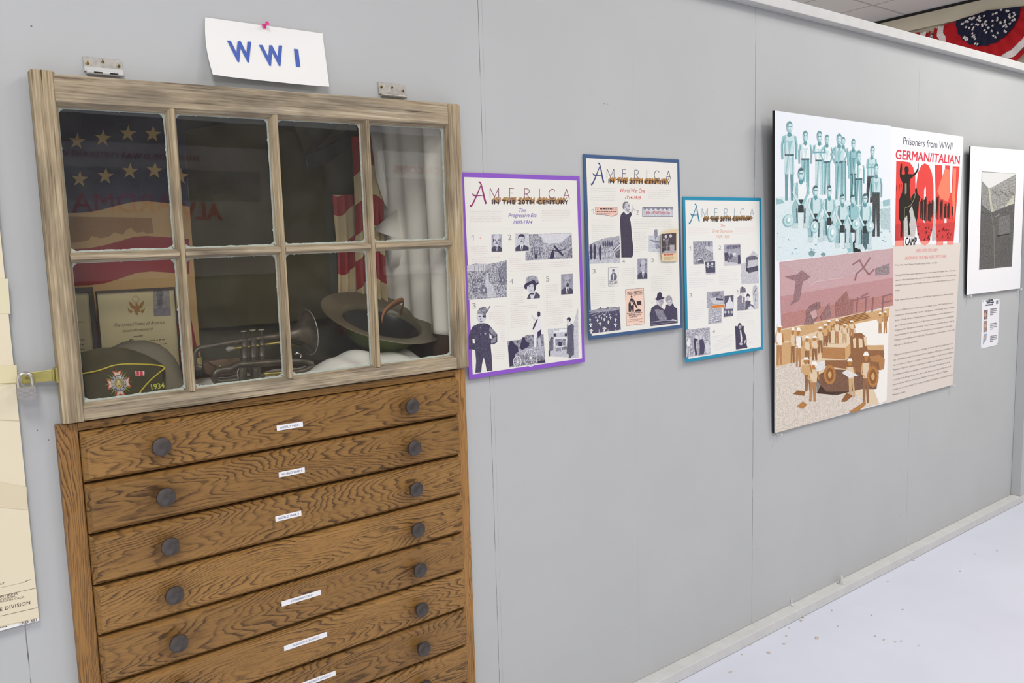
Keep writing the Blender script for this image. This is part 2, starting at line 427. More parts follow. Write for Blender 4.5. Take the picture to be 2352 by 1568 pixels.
# ---------------------------------------------------------------- flat printed sheets
_txt = {}
def text_geo(s, bold=0.0, shear=0.0, space=1.0):
    key = (s, bold, shear, space)
    if key not in _txt:
        cu = bpy.data.curves.new('t', 'FONT'); cu.body = s; cu.size = 1; cu.offset = bold; cu.shear = shear
        cu.space_character = space; cu.fill_mode = 'FRONT'; cu.resolution_u = 3
        o = bpy.data.objects.new('t', cu); COL.objects.link(o)
        dg = bpy.context.evaluated_depsgraph_get()
        me = bpy.data.meshes.new_from_object(o.evaluated_get(dg))
        v = [(p.co.x, p.co.y) for p in me.vertices]; f = [tuple(p.vertices) for p in me.polygons]
        bpy.data.objects.remove(o); bpy.data.curves.remove(cu); bpy.data.meshes.remove(me)
        x0 = min(p[0] for p in v); x1 = max(p[0] for p in v)
        _txt[key] = ([((p[0] - x0) / (x1 - x0), p[1]) for p in v], f, x1 - x0)
    return _txt[key]

INK = (62, 56, 84)
class Sheet:
    """a flat print standing on the plane y = a + b z; everything printed on it lies in that plane"""
    def __init__(s, a, b=0.0, eps=5e-5, off=(0, 0)):
        s.a, s.b, s.eps, s.L, s.off = a, b, eps, 1, off; s.mb = MB()
    def p(s, q):
        d = ray(*q); t = (s.a + s.b * CAM.z - CAM.y) / (d.y - s.b * d.z)
        w = CAM + d * t; return (w.x + s.off[0], w.z + s.off[1])
    def w(s, q, L): return (q[0], s.a + s.b * (q[1] - s.off[1]) - L * s.eps, q[1])
    def reset(s, L=2): s.L = L
    def flat(s, pts, col, grain=0.0, L=None):          # pts already in metres (X, Z)
        if L is None: L = s.L; s.L += 1
        s.mb.add([s.w(q, L) for q in pts], [tuple(range(len(pts)))], 0, (*lin(col), grain))
    def poly(s, Z, pts, col=INK, grain=0.0, L=None): s.flat([s.p(Z(*q)) for q in pts], col, grain, L)
    def rect(s, Z, x0, y0, x1, y1, col=INK, grain=0.0, dy=0.0, L=None):
        s.poly(Z, [(x0, y0), (x1, y0 + dy), (x1, y1 + dy), (x0, y1)], col, grain, L)
    def ell(s, Z, cx, cy, rx, ry, col=INK, grain=0.0, n=18, rot=0.0, L=None):
        c, q = math.cos(rot), math.sin(rot); pts = []
        for i in range(n):
            u, v = rx * math.cos(2 * PI * i / n), ry * math.sin(2 * PI * i / n)
            pts.append((cx + u * c - v * q, cy + u * q + v * c))
        s.poly(Z, pts, col, grain, L)
    def stroke(s, Z, pts, wid, col=INK, L=None):
        if L is None: L = s.L; s.L += 1
        for i in range(len(pts) - 1):
            (x0, y0), (x1, y1) = pts[i], pts[i + 1]; d = math.hypot(x1 - x0, y1 - y0) or 1
            nx, ny = -(y1 - y0) / d * wid / 2, (x1 - x0) / d * wid / 2; ex, ey = (x1 - x0) / d * wid * .3, (y1 - y0) / d * wid * .3
            s.poly(Z, [(x0 + nx - ex, y0 + ny - ey), (x1 + nx + ex, y1 + ny + ey), (x1 - nx + ex, y1 - ny + ey), (x0 - nx - ex, y0 - ny - ey)], col, 0, L + i * 0.01)
    def text(s, Z, t, A, B, h=None, col=INK, bold=0.0, shear=0.0, space=1.0, L=None, fn=None):
        if L is None: L = s.L; s.L += 1
        a = Vector(s.p(Z(*A))); b = Vector(s.p(Z(*B))); d = b - a; W = d.length; e = d / W
        up = Vector((-e.y, e.x))
        if up.y < 0: up = -up
        heavy = bold > 0 and 'M' in t          # the font's M breaks when its outline is offset: overprint it instead
        v, f, tw = text_geo(t, 0.0 if heavy else bold, shear, space)
        sy = W / tw; sft = bold * W / tw * 1.1
        if h is not None:
            u = Vector(s.p(Z(A[0], A[1] - h))) - a; sy = abs(u.y) / 0.715
        pts = [a + e * (x * W) + up * (y * sy) for x, y in v]
        for k, (du, dv) in enumerate(((-1, .5), (1, .5), (-1, -.5), (1, -.5), (0, 0)) if heavy else ((0, 0),)):
            s.mb.add([(fn or s.w)((q.x + e.x * sft * du, q.y + e.y * sft * du + sft * dv), L + .15 * k) for q in pts], f, 0, (*lin(col), 0))
    def rows(s, Z, TL, TR, BL, n, col=(206, 198, 206), ragged=0.12, h=0.0011, wmin=0.003, wmax=0.009, last=0.7, L=1):
        a = Vector(s.p(Z(*TL))); b = Vector(s.p(Z(*TR))); c = Vector(s.p(Z(*BL)))
        rnd = random.Random(int(TL[0] * 7 + TL[1]))
        W = (b - a).length; e = (b - a) / W
        for i in range(n):
            o = a + (c - a) * (i / max(1, n - 1)); end = W * (1 - rnd.random() * ragged) * (last if i == n - 1 else 1)
            x = 0
            while x < end - 0.002:
                w_ = min(rnd.uniform(wmin, wmax), end - x); hh = h * rnd.uniform(0.8, 1.25)
                p0 = o + e * x; p1 = o + e * (x + w_)
                s.flat([(p0.x, p0.y), (p1.x, p1.y), (p1.x, p1.y + hh), (p0.x, p0.y + hh)], col, 0.0, L); x += w_ + 0.0018
    def build(s, name, parent, base=None, solid=0): return s.mb.build(name, M_PRINT, parent, base=base)

# ================================================================ the setting
TOPZ = 2.372
def st(mb, name, mats, **k): return mb.build(name, mats, kind='structure', **k)
w = MB()
w.box(-1.8, 0, 0, 0.300, 0.09, TOPZ); w.box(1.250, 0, 0, 5.04, 0.09, TOPZ); w.box(0.300, 0, 1.862, 1.250, 0.09, TOPZ)
for px, py, r in ((1388, 238, .0022), (1396, 239, .0018), (1708, 280, .0022), (1705, 276, .0012), (2068, 1183, .003), (72, 60, .003), (1942, 1183, .002), (1739, 1261, .0018), (86, 988, .002), (112, 1010, .002)):
    q = at(px, py, 0); w.lathe([(r * .6, -.001), (r * .55, .0004), (0, .0004)], (q.x, 0, q.z), (.1, -1, 0), 10, 1)
st(w, 'wall_back', [M_WALL, M_SPOT])
st(MB().box(-4, -6, -0.05, 9, 6, 0), 'floor', M_FLOOR)
st(MB().box(-4, -6, 3.553, 8.2, 6, 3.6), 'ceiling', M_CEIL)
st(MB().box(8.0, -6, 0, 8.12, 6, 3.553), 'wall_right', M_CREAM)
st(MB().box(-1.8, -0.042, 2.333, 5.035, 0.0, 2.371), 'trim_1', M_TRIM, bevel=0.002)          # cap rail
st(MB().box(1.272, -0.052, 0.0015, 4.925, -0.0005, 0.0395), 'baseboard_back', M_TRIM, bevel=0.002)   # sill plate
st(MB().box(4.985, -0.052, 0.0405, 5.035, -0.0005, 2.332), 'trim_2', M_WALL, bevel=0.002)           # end post
st(MB().box(4.926, -0.053, 0.0015, 5.035, -0.0005, 0.040), 'trim_3', M_TRIM, bevel=0.003)
b = MB().box(7.955, -6, 3.395, 7.999, 6, 3.525); st(b, 'trim_4', M_CREAM, bevel=0.004)         # board along the end wall
st(MB().box(7.97, -6, 3.526, 7.999, 6, 3.552), 'ceiling_gap_shade', M_DARKGAP)  # dark strip painted in for the shade along the ceiling edge
st(MB().box(0.7, -3.7, 0, 4.8, -3.6, 2.35), 'wall_front', M_OPP)

# ================================================================ old window sash hung as the case door
SX0, SX1, SZ0, SZ1 = 0.287, 1.2675, 1.199, 1.877
YF, YG, YB = -0.042, -0.025, -0.012
def wz(x, z): return z + 0.018 * ((x - 0.29) / 0.975) * ((z - 1.2) / 0.68)
def warp(mb): mb.v = [(x, y, wz(x, z)) for x, y, z in mb.v]; return mb
sash = thing('window_sash', 'weathered eight pane wooden window sash hung over the display recess', 'window sash', (0.777, -0.012, 1.199))
def member(name, prof, p0, p1, axis, mat, bevel=0.0015):
    """profile (across, y) swept along X or Z"""
    n = len(prof); v = []
    for t in (p0, p1):
        for a, y in prof: v.append((t, y, a) if axis == 'X' else (a, y, t))
    f = [tuple(range(n)), tuple(range(2 * n - 1, n - 1, -1))] + [(i, i + n, (i + 1) % n + n, (i + 1) % n) for i in range(n)]
    mb = MB().add(v, f)
    # cut into short lengths is not needed: members are straight
    warp(mb)
    return mb.build(name, mat, sash, bevel=bevel)
XL, XR = 0.3245, 1.2285           # inner edges of the stiles
ZB, ZT, ZM = 1.229, 1.822, 1.5245
member('stile', [(SX0, YB), (SX0, YF), (XL, YF), (XL + .007, YG + .002), (XL + .007, YB)], SZ0, SZ1 + .002, 'Z', M_PINEZ, .002)
member('stile', [(SX1, YB), (SX1, YF), (XR, YF), (XR - .007, YG + .002), (XR - .007, YB)], SZ0, SZ1 - .004, 'Z', M_PINEZ, .006)
member('top_rail', [(SZ1 - .004, YB), (SZ1 - .004, YF + .0006), (ZT, YF + .0006), (ZT - .009, YG + .002), (ZT - .009, YB)], XL + .0006, XR - .0006, 'X', M_PINEX)
member('bottom_rail', [(SZ0 + .0015, YB), (SZ0 + .0015, YF + .0008), (ZB, YF + .0008), (ZB + .006, YG + .002), (ZB + .006, YB)], XL + .0006, XR - .0006, 'X', M_PINEX)
MX = (0.5405, 0.7635, 0.9940)
for x in MX:
    member('muntin', [(x - .011, YB), (x - .011, YG), (x - .0042, YF + .0004), (x + .0042, YF + .0004), (x + .011, YG), (x + .011, YB)], ZB + .002, ZT - .001, 'Z', M_PINEZ, .001)
edges = [XL + .007] + [e for x in MX for e in (x - .011, x + .011)] + [XR - .007]
for i in range(4):
    a, c = edges[2 * i], edges[2 * i + 1]
    member('muntin', [(ZM - .010, YB), (ZM - .010, YG), (ZM - .0040, YF + .0012), (ZM + .0045, YF + .0012), (ZM + .010, YG), (ZM + .010, YB)], a - .005, c + .005, 'X', M_PINEX, .001)
rnd = random.Random(3)
for i in range(4):
    for z0, z1 in ((ZM + .010, ZT - .009), (ZB + .006, ZM - .010)):
        x0, x1 = edges[2 * i], edges[2 * i + 1]
        g = warp(MB().box(x0 - .003, YG + .0060, z0 - .003, x1 + .003, YG + .0085, z1 + .003)).build('glass_pane', M_GLASS, sash)
        # putty: bevelled bead with a ragged painted inner edge and rounded corners
        pm = MB(); per = []
        N = 80
        sm_ = [rnd.random() for _ in range(4 * N + 8)]; sm_ = [sum(sm_[q:q + 6]) / 6 for q in range(4 * N)]
        for k in range(4 * N):
            s_, t = divmod(k, N); t /= N
            per.append([(x0 + (x1 - x0) * t, z0, 0), (x1, z0 + (z1 - z0) * t, 1), (x1 - (x1 - x0) * t, z1, 2), (x0, z1 - (z1 - z0) * t, 3)][s_])
        cx, cz = (x0 + x1) / 2, (z0 + z1) / 2; wd_ = {0: .0034, 1: .0022, 2: .0013, 3: .0011}
        out_, inn = [], []
        for kk, (x, z, s_) in enumerate(per):
            d = wd_[s_] * (.5 + 1.0 * sm_[kk] + .18 * (rnd.random() - .5)) + (0.0022 * rnd.random() if rnd.random() < .05 else 0)
            ex = min(abs(x - x0), abs(x1 - x)); ez = min(abs(z - z0), abs(z1 - z)); m_ = max(ex, ez)
            rc = max(0, 0.010 - m_) * .45
            dx = (1 if s_ == 3 else -1 if s_ == 1 else 0) * d; dz = (1 if s_ == 0 else -1 if s_ == 2 else 0) * d
            dx += math.copysign(rc, cx - x); dz += math.copysign(rc, cz - z)
            q = (min(max(x + dx, x0 + .0015), x1 - .0015), min(max(z + dz, z0 + .0015), z1 - .0015))
            out_.append((x, YG + .0012, z)); inn.append((q[0], YG + .0056, q[1]))
        n = len(per); pm.add(out_ + inn, [(k, (k + 1) % n, (k + 1) % n + n, k + n) for k in range(n)])
        warp(pm).build('putty', M_PUTTY, g, smooth=True)

# hinges screwed to the wall above the sash
def screw(mb, x, z, y, r=.0036, mi=1):
    mb.lathe([(r * .2, .0022), (r, .0008), (r * 1.05, 0)], (x, y, z), (0, -1, 0), 12, mi)
    mb.box(x - r * .7, y - .0026, z - .0005, x + r * .7, y - .0012, z + .0005, 2); mb.box(x - .0005, y - .0027, z - r * .7, x + .0005, y - .0012, z + r * .7, 2)
def hinge(x0, x1, z0, z1, label, white):
    t = thing('butt_hinge', label, 'hinge', ((x0 + x1) / 2, 0, z0), 'hinges above the window sash')
    zs = z0 + (.0125 if white else .004)
    MB().prism([(x0, zs), (x1, zs), (x1, z1 - .004), (x1 - .004, z1), (x0, z1)], -.0032, -.0006).build('wall_leaf', M_STEEL, t, bevel=.0005)
    k = MB()
    if white:
        k.box(x0, -.0075, z0 + .004, x1, -.0008, zs); k.tube([(x0 + .003, -.009, z0 + .002), (x1 - .001, -.009, z0 + .002)], .0042, 12)
        for a in (.22, .62): k.box(x0 + (x1 - x0) * a, -.0138, z0 + .0005, x0 + (x1 - x0) * (a + .22), -.0125, z0 + .003, 1)
    else: k.tube([(x0 + .004, -.008, z0 + .002), (x1 - .002, -.008, z0 + .002)], .0042, 12)
    k.build('knuckle', [M_TRIM if white else M_STEEL, M_DARKGAP], t, smooth=True, label='white painted knuckle' if white else None)
    zz = (.62, .80, .62) if white else (.64, .70, .52)
    for a, b_ in zip((.10, .49, .90), zz):
        s_ = MB(); screw(s_, x0 + (x1 - x0) * a, z0 + (z1 - z0) * b_, -.0033); s_.build('screw', [M_SCREW, M_SCREW, M_DARKGAP], t, smooth=True)
hinge(0.388, 0.460, 1.888, 1.920, 'steel butt hinge with white painted knuckle above the left end of the sash', True)
hinge(1.050, 1.127, 1.900, 1.933, 'grey metal hinge plate with three screws above the right end of the sash', False)

# hasp, staple and padlock at the left stile
hp = thing('hasp', 'brass hasp strap reaching from the left stile of the sash', 'hasp', (0.25, -0.03, 1.298))
ZC = Crop(0, 780, 4.9)
def hq(x, y, yy): return at(*ZC(x, y), yy)
sv = [hq(248, 382, -.022), hq(592, 334, -.030), hq(600, 462, -.030), hq(240, 500, -.022)]
MB().hexa([tuple(p) for p in sv] + [(p.x, p.y + .002, p.z) for p in sv]).build('strap', M_BRASS, hp, bevel=.0006)
c0 = hq(600, 335, -.030); c1 = hq(606, 460, -.030)
MB().tube([c0, (c0 + c1) / 2, c1], .0032, 12).build('hinge_knuckle', M_BRASS, hp, smooth=True)
MB().box(.2825, -.040, c1.z - .004, .2868, -.018, c0.z + .004).build('stile_plate', M_BRASS, hp, bevel=.0005)
e0 = hq(268, 440, -.012); e1 = hq(375, 432, -.034)
arc = [e0 + (e1 - e0) * t + Vector((0, -.010 * math.sin(PI * t), .004 * math.sin(PI * t))) for t in [i / 8 for i in range(9)]]
MB().tube(arc, .0026, 10).build('staple', M_BRASS, hp, smooth=True)
pl = thing('padlock', 'laminated steel padlock hanging from the brass hasp', 'padlock', (0.232, -.045, 1.256))
a_ = hq(210, 672, -.058); b_ = hq(402, 520, -.058)
body = MB(); nl = 9
for k in range(nl):
    z0 = a_.z + (b_.z - a_.z) * k / nl; z1 = a_.z + (b_.z - a_.z) * (k + .86) / nl
    e = .0004 if 0 < k < nl - 1 else 0.001
    body.box(a_.x + e, -.060 + e, z0, b_.x - e, -.036 - e, z1)
    body.box(a_.x + .0012, -.0588, z1, b_.x - .0012, -.0372, a_.z + (b_.z - a_.z) * (k + 1) / nl)
body.build('body', M_PADL, pl)
cxs = (a_.x + b_.x) / 2; rr = .0115
pth = [(cxs - rr, -.048, b_.z - .002), (cxs - rr, -.048, b_.z + .010)] + [(cxs - rr * math.cos(PI * t), -.048, b_.z + .014 + rr * math.sin(PI * t)) for t in [i / 10 for i in range(11)]] + [(cxs + rr, -.048, b_.z + .010), (cxs + rr, -.048, b_.z - .002)]
MB().tube(pth, .0034, 12).build('shackle', M_CHROME, pl, smooth=True)

# ================================================================ oak plan chest let into the wall
cab = thing('drawer_cabinet', 'oak plan chest of shallow labelled drawers built in under the sash', 'drawer cabinet', (0.77, 0, 0))
CX0, CX1, FY = 0.277, 1.2665, -0.021
NDR, PITCH, DT = 10, 0.1085, 1.1765
f = MB()
f.box(0.304, 0.003, 0.001, 1.246, 0.46, 1.190)
f.build('carcass', M_OAKD, cab)
MB().box(CX0, FY, 0.0, .3155, -.0006, 1.1945).build('stile', M_OAKZ, cab, bevel=.0015)
MB().box(1.2335, FY, 0.0, CX1, -.0006, 1.1945).build('stile', M_OAKZ, cab, bevel=.0015)
MB().box(.316, FY + .001, DT + .002, 1.233, -.0006, 1.194).build('top_rail', M_OAKX, cab)
MB().box(.316, FY + .004, 0.0, 1.233, -.0006, DT - NDR * PITCH - .003).build('plinth', M_OAKX, cab)
MB().box(.316, -.012, DT - NDR * PITCH - .002, 1.233, -.0006, DT + .001).build('drawer_divider', M_OAKD, cab)
TAGS = {0: ('WORLD WAR I', .721, .785, 1.1145, .0125, .78), 1: ('WORLD WAR II', .719, .783, 1.0045, .0125, .80), 2: ('WORLD WAR II', .704, .768, .902, .0125, .80),
        4: ('INTERNMENT CAMP', .706, .806, .695, .0125, .55), 5: ('SEGREGATION BOOKLET', .705, .815, .585, .0125, .62), 6: ('SEGREGATION BOOKLET, APOLOGY', .705, .832, .4785, .0125, .80)}
rd = random.Random(11)
knob0 = None
for k in range(NDR):
    z1 = DT - k * PITCH - rd.uniform(0, .001); z0 = DT - (k + 1) * PITCH + .0045
    X0, X1 = .3165, 1.2322
    d = MB(); yo, yf = -.0225, -.0405; ch = .0085
    o = [(X0, z0), (X1, z0), (X1, z1), (X0, z1)]; i_ = [(X0 + ch, z0 + ch), (X1 - ch * .6, z0 + ch), (X1 - ch * .6, z1 - ch), (X0 + ch, z1 - ch)]
    bx, bz = .774, (z0 + z1) / 2
    v = [(x, -.0125, z) for x, z in o] + [(x, yo - .006, z) for x, z in o] + [(x, yf, z) for x, z in i_]
    d.add(v, [(3, 2, 1, 0)] + [(j, (j + 1) % 4, (j + 1) % 4 + 4, j + 4) for j in range(4)] + [(j + 4, (j + 1) % 4 + 4, (j + 1) % 4 + 8, j + 8) for j in range(4)] + [(8, 9, 10, 11)])
    # each drawer has its own origin so its oak figure is its own
    dr = bpy.data.objects.new('drawer', None)
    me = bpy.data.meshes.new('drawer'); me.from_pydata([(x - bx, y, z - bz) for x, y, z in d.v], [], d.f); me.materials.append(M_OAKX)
    dr = bpy.data.objects.new('drawer', me); link(dr, cab); dr.location = (bx - .77, 0, bz)
    md = dr.modifiers.new('b', 'BEVEL'); md.width = .0012; md.segments = 2; md.limit_method = 'ANGLE'
    for kx, dz in ((.4615 + .0008 * k, 0), (1.0715 + .0006 * k, -.003)):
        kz = bz + .003 + dz
        kb = MB().lathe([(.0075, 0), (.0072, .010), (.010, .015), (.0185, .019), (.0200, .0225), (.0190, .0262), (.0120, .0285), (.004, .0288), (0, .0288)], (kx, yf + .0003, kz), (0, -1, 0), 28)
        if knob0 is None: knob0 = kb.build('knob', M_KNOB, dr, smooth=True)
        else: kb.build('knob', M_KNOB, dr, smooth=True)
    if k in TAGS:
        s_, lx0, lx1, lz, lh, frac = TAGS[k]
        tg = Sheet(yf - .0004)
        tg.mb.box(lx0, yf - .0004, lz, lx1, yf - .00005, lz + lh, 0, (*lin((236, 236, 240)), 0))
        sl = .0012
        mid = (lx0 + lx1) / 2; hw = (lx1 - lx0) * frac / 2
        v, fc, tw = text_geo(s_)
        sy = 2 * hw / tw if frac > .7 else .0062
        sy = min(sy, .0095)
        tg.mb.add([(mid - hw + x * 2 * hw, yf - .0007, lz + lh * .5 - .36 * sy + y * sy) for x, y in v], fc, 0, (*lin((88, 88, 112)), 0))
        tg.build('drawer_label', dr)

# ================================================================ WWI sign with its pin
sg = thing('paper_sign', 'white paper sign reading WWI in blue letters above the sash', 'sign', (.77, 0, 1.905))
tl, tr, br, bl = [at(*q, -.006) for q in ((472, 39), (742, 76), (745, 203), (479, 176))]
def sgy(x, z): 
    u = (x - .635) / .27; vv = (2.029 - z) / .126
    return -.003 - .020 * max(0, vv) ** 2 - .010 * (abs(u - .5) * 2) ** 4 * vv
def sgp(u, vv):
    p = (tl * (1 - u) + tr * u) * (1 - vv) + (bl * (1 - u) + br * u) * vv
    return (p.x - .004 * math.sin(PI * vv) * (1 if u < .5 else -.6) * (abs(u - .5) * 2) ** 2, sgy(p.x, p.z), p.z)
s5 = Sheet(-.006); Zs = Crop(0, 0, 3.92)
fn = lambda q, L: (q[0], sgy(*q) - .0011, q[1])
BLUE = (62, 92, 176)
s5.text(ONE, 'W', (528, 141), (583.5, 142.5), 47, BLUE, .035, fn=fn)
s5.text(ONE, 'W', (601.5, 150), (655, 150.5), 46, BLUE, .035, fn=fn)
a, c = at(675, 112, -.006), at(685, 155, -.006)
s5.mb.add([fn(q, 0) for q in ((a.x, c.z), (a.x + .0103, c.z), (a.x + .0103, a.z), (a.x, a.z))], [(0, 1, 2, 3)], 0, (*lin(BLUE), 0))
s5.mb.grid(sgp, 20, 16, 0, lambda u, v: (*lin((236, 235, 233)), 0)); s5.mb.build('sheet', M_PRINT, sg, smooth=True)
def pin(p, label, mat, ln=.012, r=.0042, name='push_pin', group=None, ax=(0, -1, 0), cat='push pin'):
    o = MB().lathe([(r * .2, -.002), (r * 1.1, 0), (r * .95, ln * .14), (r * .55, ln * .24), (r * .48, ln * .7), (r * .85, ln * .82), (r * .9, ln * .95), (r * .5, ln), (0, ln)], p, ax, 18).build(name, mat, smooth=True, base=p)
    return tag(o, label, cat, group)
q = at(607, 60, -.006); pin((q.x, -.0056, q.z), 'pink push pin holding the WWI paper sign', M_PINK, .014, .0052, ax=(.25, -1, .35))

# ================================================================ aged map at the far left
mp_ = thing('map_board', 'aged cream survey map on a board at the left edge', 'map', (-.15, 0, .805))
SM = Sheet(-.0205)
MB().box(-.52, -.020, .8085, .2155, -.012, 1.95).build('backing_board', M_PAPER, mp_)
SM.mb.box(-.52, -.0205, .8145, .2155, -.0201, 1.95, 0, (*lin((226, 215, 188)), 0.0))
ZM_ = Crop(0, 1300, 8.714)
SM.reset(); MC = (96, 84, 72)
SM.stroke(ZM_, [(-900, 640), (0, 432), (500, 318)], 5, (120, 106, 88)); SM.stroke(ZM_, [(500, 312), (555, 280), (608, 270)], 14, (110, 100, 84))
SM.stroke(ZM_, [(-900, 795), (0, 597), (712, 437)], 8, MC); SM.stroke(ZM_, [(-900, 1195), (0, 1000), (752, 828)], 8, MC)
SM.stroke(ZM_, [(-900, 1400), (0, 1205), (770, 1030)], 3, (150, 136, 96))
SM.text(ZM_, 'ERT', (-60, 395), (100, 352), 36, MC)
SM.text(ZM_, 'THE INTERIOR', (-180, 672), (355, 562), 44, MC, .01)
SM.text(ZM_, 'RECLAMATION', (-200, 726), (298, 620), 40, MC)
SM.text(ZM_, 'OREGON-CALIF.', (-60, 737), (492, 627), 36, MC)
SM.text(ZM_, 'E DIVISION', (0, 900), (606, 752), 72, (84, 74, 66), .005, 0, 1.15)
SM.text(ZM_, '12-D-331', (392, 1168), (735, 1090), 46, MC, .02)
SM.rows(ZM_, (-300, 1300), (345, 1168), (-300, 1301), 1, MC, 0, .0022, .002, .005)
SM.poly(ONE, [(-60, 846), (38, 838), (40, 880), (-60, 890)], (222, 212, 172)); SM.stroke(ONE, [(-60, 884), (41, 879)], 1.2, (150, 138, 100))
SM.poly(ONE, [(-60, 1096), (61, 1118), (62, 1170), (-60, 1160)], (218, 205, 176)); SM.poly(ONE, [(-80, 640), (18, 640), (24, 720), (-80, 720)], (222, 214, 182))
SM.stroke(ONE, [(-60, 962), (47, 966)], 1, (196, 182, 150))
SM.build('map_sheet', mp_)

# ================================================================ the three America posters
ZA, ZB_, ZC_, ZD = Crop(1050, 380, 6.273), Crop(1050, 620, 6.03), Crop(1320, 340, 6.535), Crop(1320, 560, 6.819)
ZE, ZF = Crop(1550, 440, 7.468), Crop(1550, 640, 7.841)
LIGHT, MID, DARKP = (206, 206, 214), (136, 134, 156), INK
NUM = (150, 148, 146)

def poster(name_label, x0, z1, border, bw, wh=(.4345, .559), tilt=.010, sheetcol=(232, 230, 223)):
    """laminated sheet hung from its top edge, its foot standing a little off the wall"""
    x1, z0 = x0 + wh[0], z1 - wh[1]
    b = tilt / wh[1]; a = -.0035 - b * z1          # y = a + b z : -.0035 at the top, further out below
    th = thing('poster', name_label, 'poster', ((x0 + x1) / 2, 0, z0), 'America history posters')
    yt = lambda z: a + b * z
    bm_ = MB(); n = 12
    # backing sheet follows the same lean
    bm_.hexa([(x0, yt(z0), z0), (x1, yt(z0), z0), (x1, yt(z0) + .0016, z0), (x0, yt(z0) + .0016, z0), (x0, yt(z1), z1), (x1, yt(z1), z1), (x1, yt(z1) + .0016, z1), (x0, yt(z1) + .0016, z1)], 0, (*lin(border), 0))
    bm_.build('border', M_PRINT, th)
    s = Sheet(a - .0001, b)
    s.flat([(x0 + bw, z0 + bw), (x1 - bw, z0 + bw), (x1 - bw, z1 - bw), (x0 + bw, z1 - bw)], sheetcol, 0, 0)
    return th, s

def header(s, ref, off, colA, colM, sub, subcol, tan=(176, 138, 92), thin=8.5):
    """title block shared by the series; traced once on the first poster and moved by off"""
    a, b = s.a, s.b
    h = Sheet(a + b * off[1], b, off=off); h.mb = s.mb
    h.reset(2)
    h.poly(ZA, [(303, 232), (318, 228), (334, 233), (352, 262), (378, 352), (405, 470), (429, 545), (406, 560), (388, 505), (362, 390), (345, 300), (326, 256), (306, 242)], colA)
    h.poly(ZA, [(346, 262), (353, 275), (300, 410), (255, 515), (222, 578), (196, 602), (184, 585), (180, 565), (202, 566), (236, 505), (282, 405)], colA)
    h.poly(ZA, [(214, 398), (238, 416), (300, 428), (364, 426), (366, 438), (300, 442), (238, 442), (222, 430)], colA)
    for i in range(7, 0, -1): h.text(ZA, 'IN THE 20TH CENTURY', (500 + i * 5, 556 - i * 6.5), (1560 + i * 4.2, 556 - i * 6), 56, tan, .03, 0, 1.12, L=2 + .1 * (7 - i))
    h.text(ZA, 'IN THE 20TH CENTURY', (500, 556), (1605, 556), 64, (44, 36, 58), .025, 0, 1.12, L=3.2)
    W = thin; L = 4
    S_ = lambda p: h.stroke(ZA, p, W, colM, L)
    S_([(474, 470), (474, 325), (538, 455), (597, 325), (600, 470)])
    S_([(814, 330), (755, 330), (755, 470), (814, 472)]); S_([(755, 398), (808, 398)])
    S_([(970, 472), (970, 335), (1010, 335), (1036, 350), (1038, 385), (1010, 408), (970, 410)]); S_([(1000, 410), (1042, 473)])
    S_([(1186, 475), (1186, 337)])
    S_([(1420 - 50 + 48 * math.cos(t), 408 - 68 * math.sin(t)) for t in [PI * (.22 + 1.56 * i / 14) for i in range(15)]])
    S_([(1531, 476), (1574, 340), (1618, 478)]); S_([(1548, 432), (1600, 434)])
    h.reset(2)
    for t, A, B, hh in sub: h.text(ZA, t, A, B, hh, subcol, .006, .32)

def face(s, Z, cx, cy, w, h, skin=LIGHT, hair=DARKP, bald=False, tache=False, beard=False, turn=0.0):
    """printed portrait head: cx, cy centre, w and h half sizes"""
    s.ell(Z, cx, cy, w, h, skin, .12)
    if bald:
        s.poly(Z, [(cx - w, cy - h * .35), (cx - w * .82, cy - h * .3), (cx - w * .8, cy + h * .25), (cx - w * 1.02, cy + h * .2)], hair); s.poly(Z, [(cx + w, cy - h * .35), (cx + w * .82, cy - h * .3), (cx + w * .8, cy + h * .25), (cx + w * 1.02, cy + h * .2)], hair)
    else:
        s.poly(Z, [(cx - w * 1.05, cy - h * .1), (cx - w, cy - h * .75), (cx - w * .4, cy - h * 1.1), (cx + w * .5, cy - h * 1.08), (cx + w, cy - h * .7), (cx + w * 1.03, cy - h * .1), (cx + w * .8, cy - h * .5), (cx - w * .3, cy - h * .62), (cx - w * .8, cy - h * .4)], hair)
    t = turn * w
    for e in (-.42, .42): s.rect(Z, cx + e * w + t - w * .2, cy - h * .14, cx + e * w + t + w * .2, cy - h * .03, DARKP)
    s.poly(Z, [(cx + t - w * .02, cy - h * .05), (cx + t + w * .18, cy + h * .28), (cx + t - w * .15, cy + h * .3)], MID)
    if tache: s.poly(Z, [(cx + t - w * .55, cy + h * .5), (cx + t, cy + h * .32), (cx + t + w * .55, cy + h * .5), (cx + t, cy + h * .48)], hair)
    else: s.rect(Z, cx + t - w * .3, cy + h * .46, cx + t + w * .3, cy + h * .53, MID)
    if beard: s.ell(Z, cx + t, cy + h * .78, w * .38, h * .3, hair)
    s.poly(Z, [(cx + w * .62, cy - h * .4), (cx + w * .95, cy - h * .2), (cx + w * .85, cy + h * .5), (cx + w * .4, cy + h * .95), (cx + w * .62, cy + h * .3)], MID, .2)

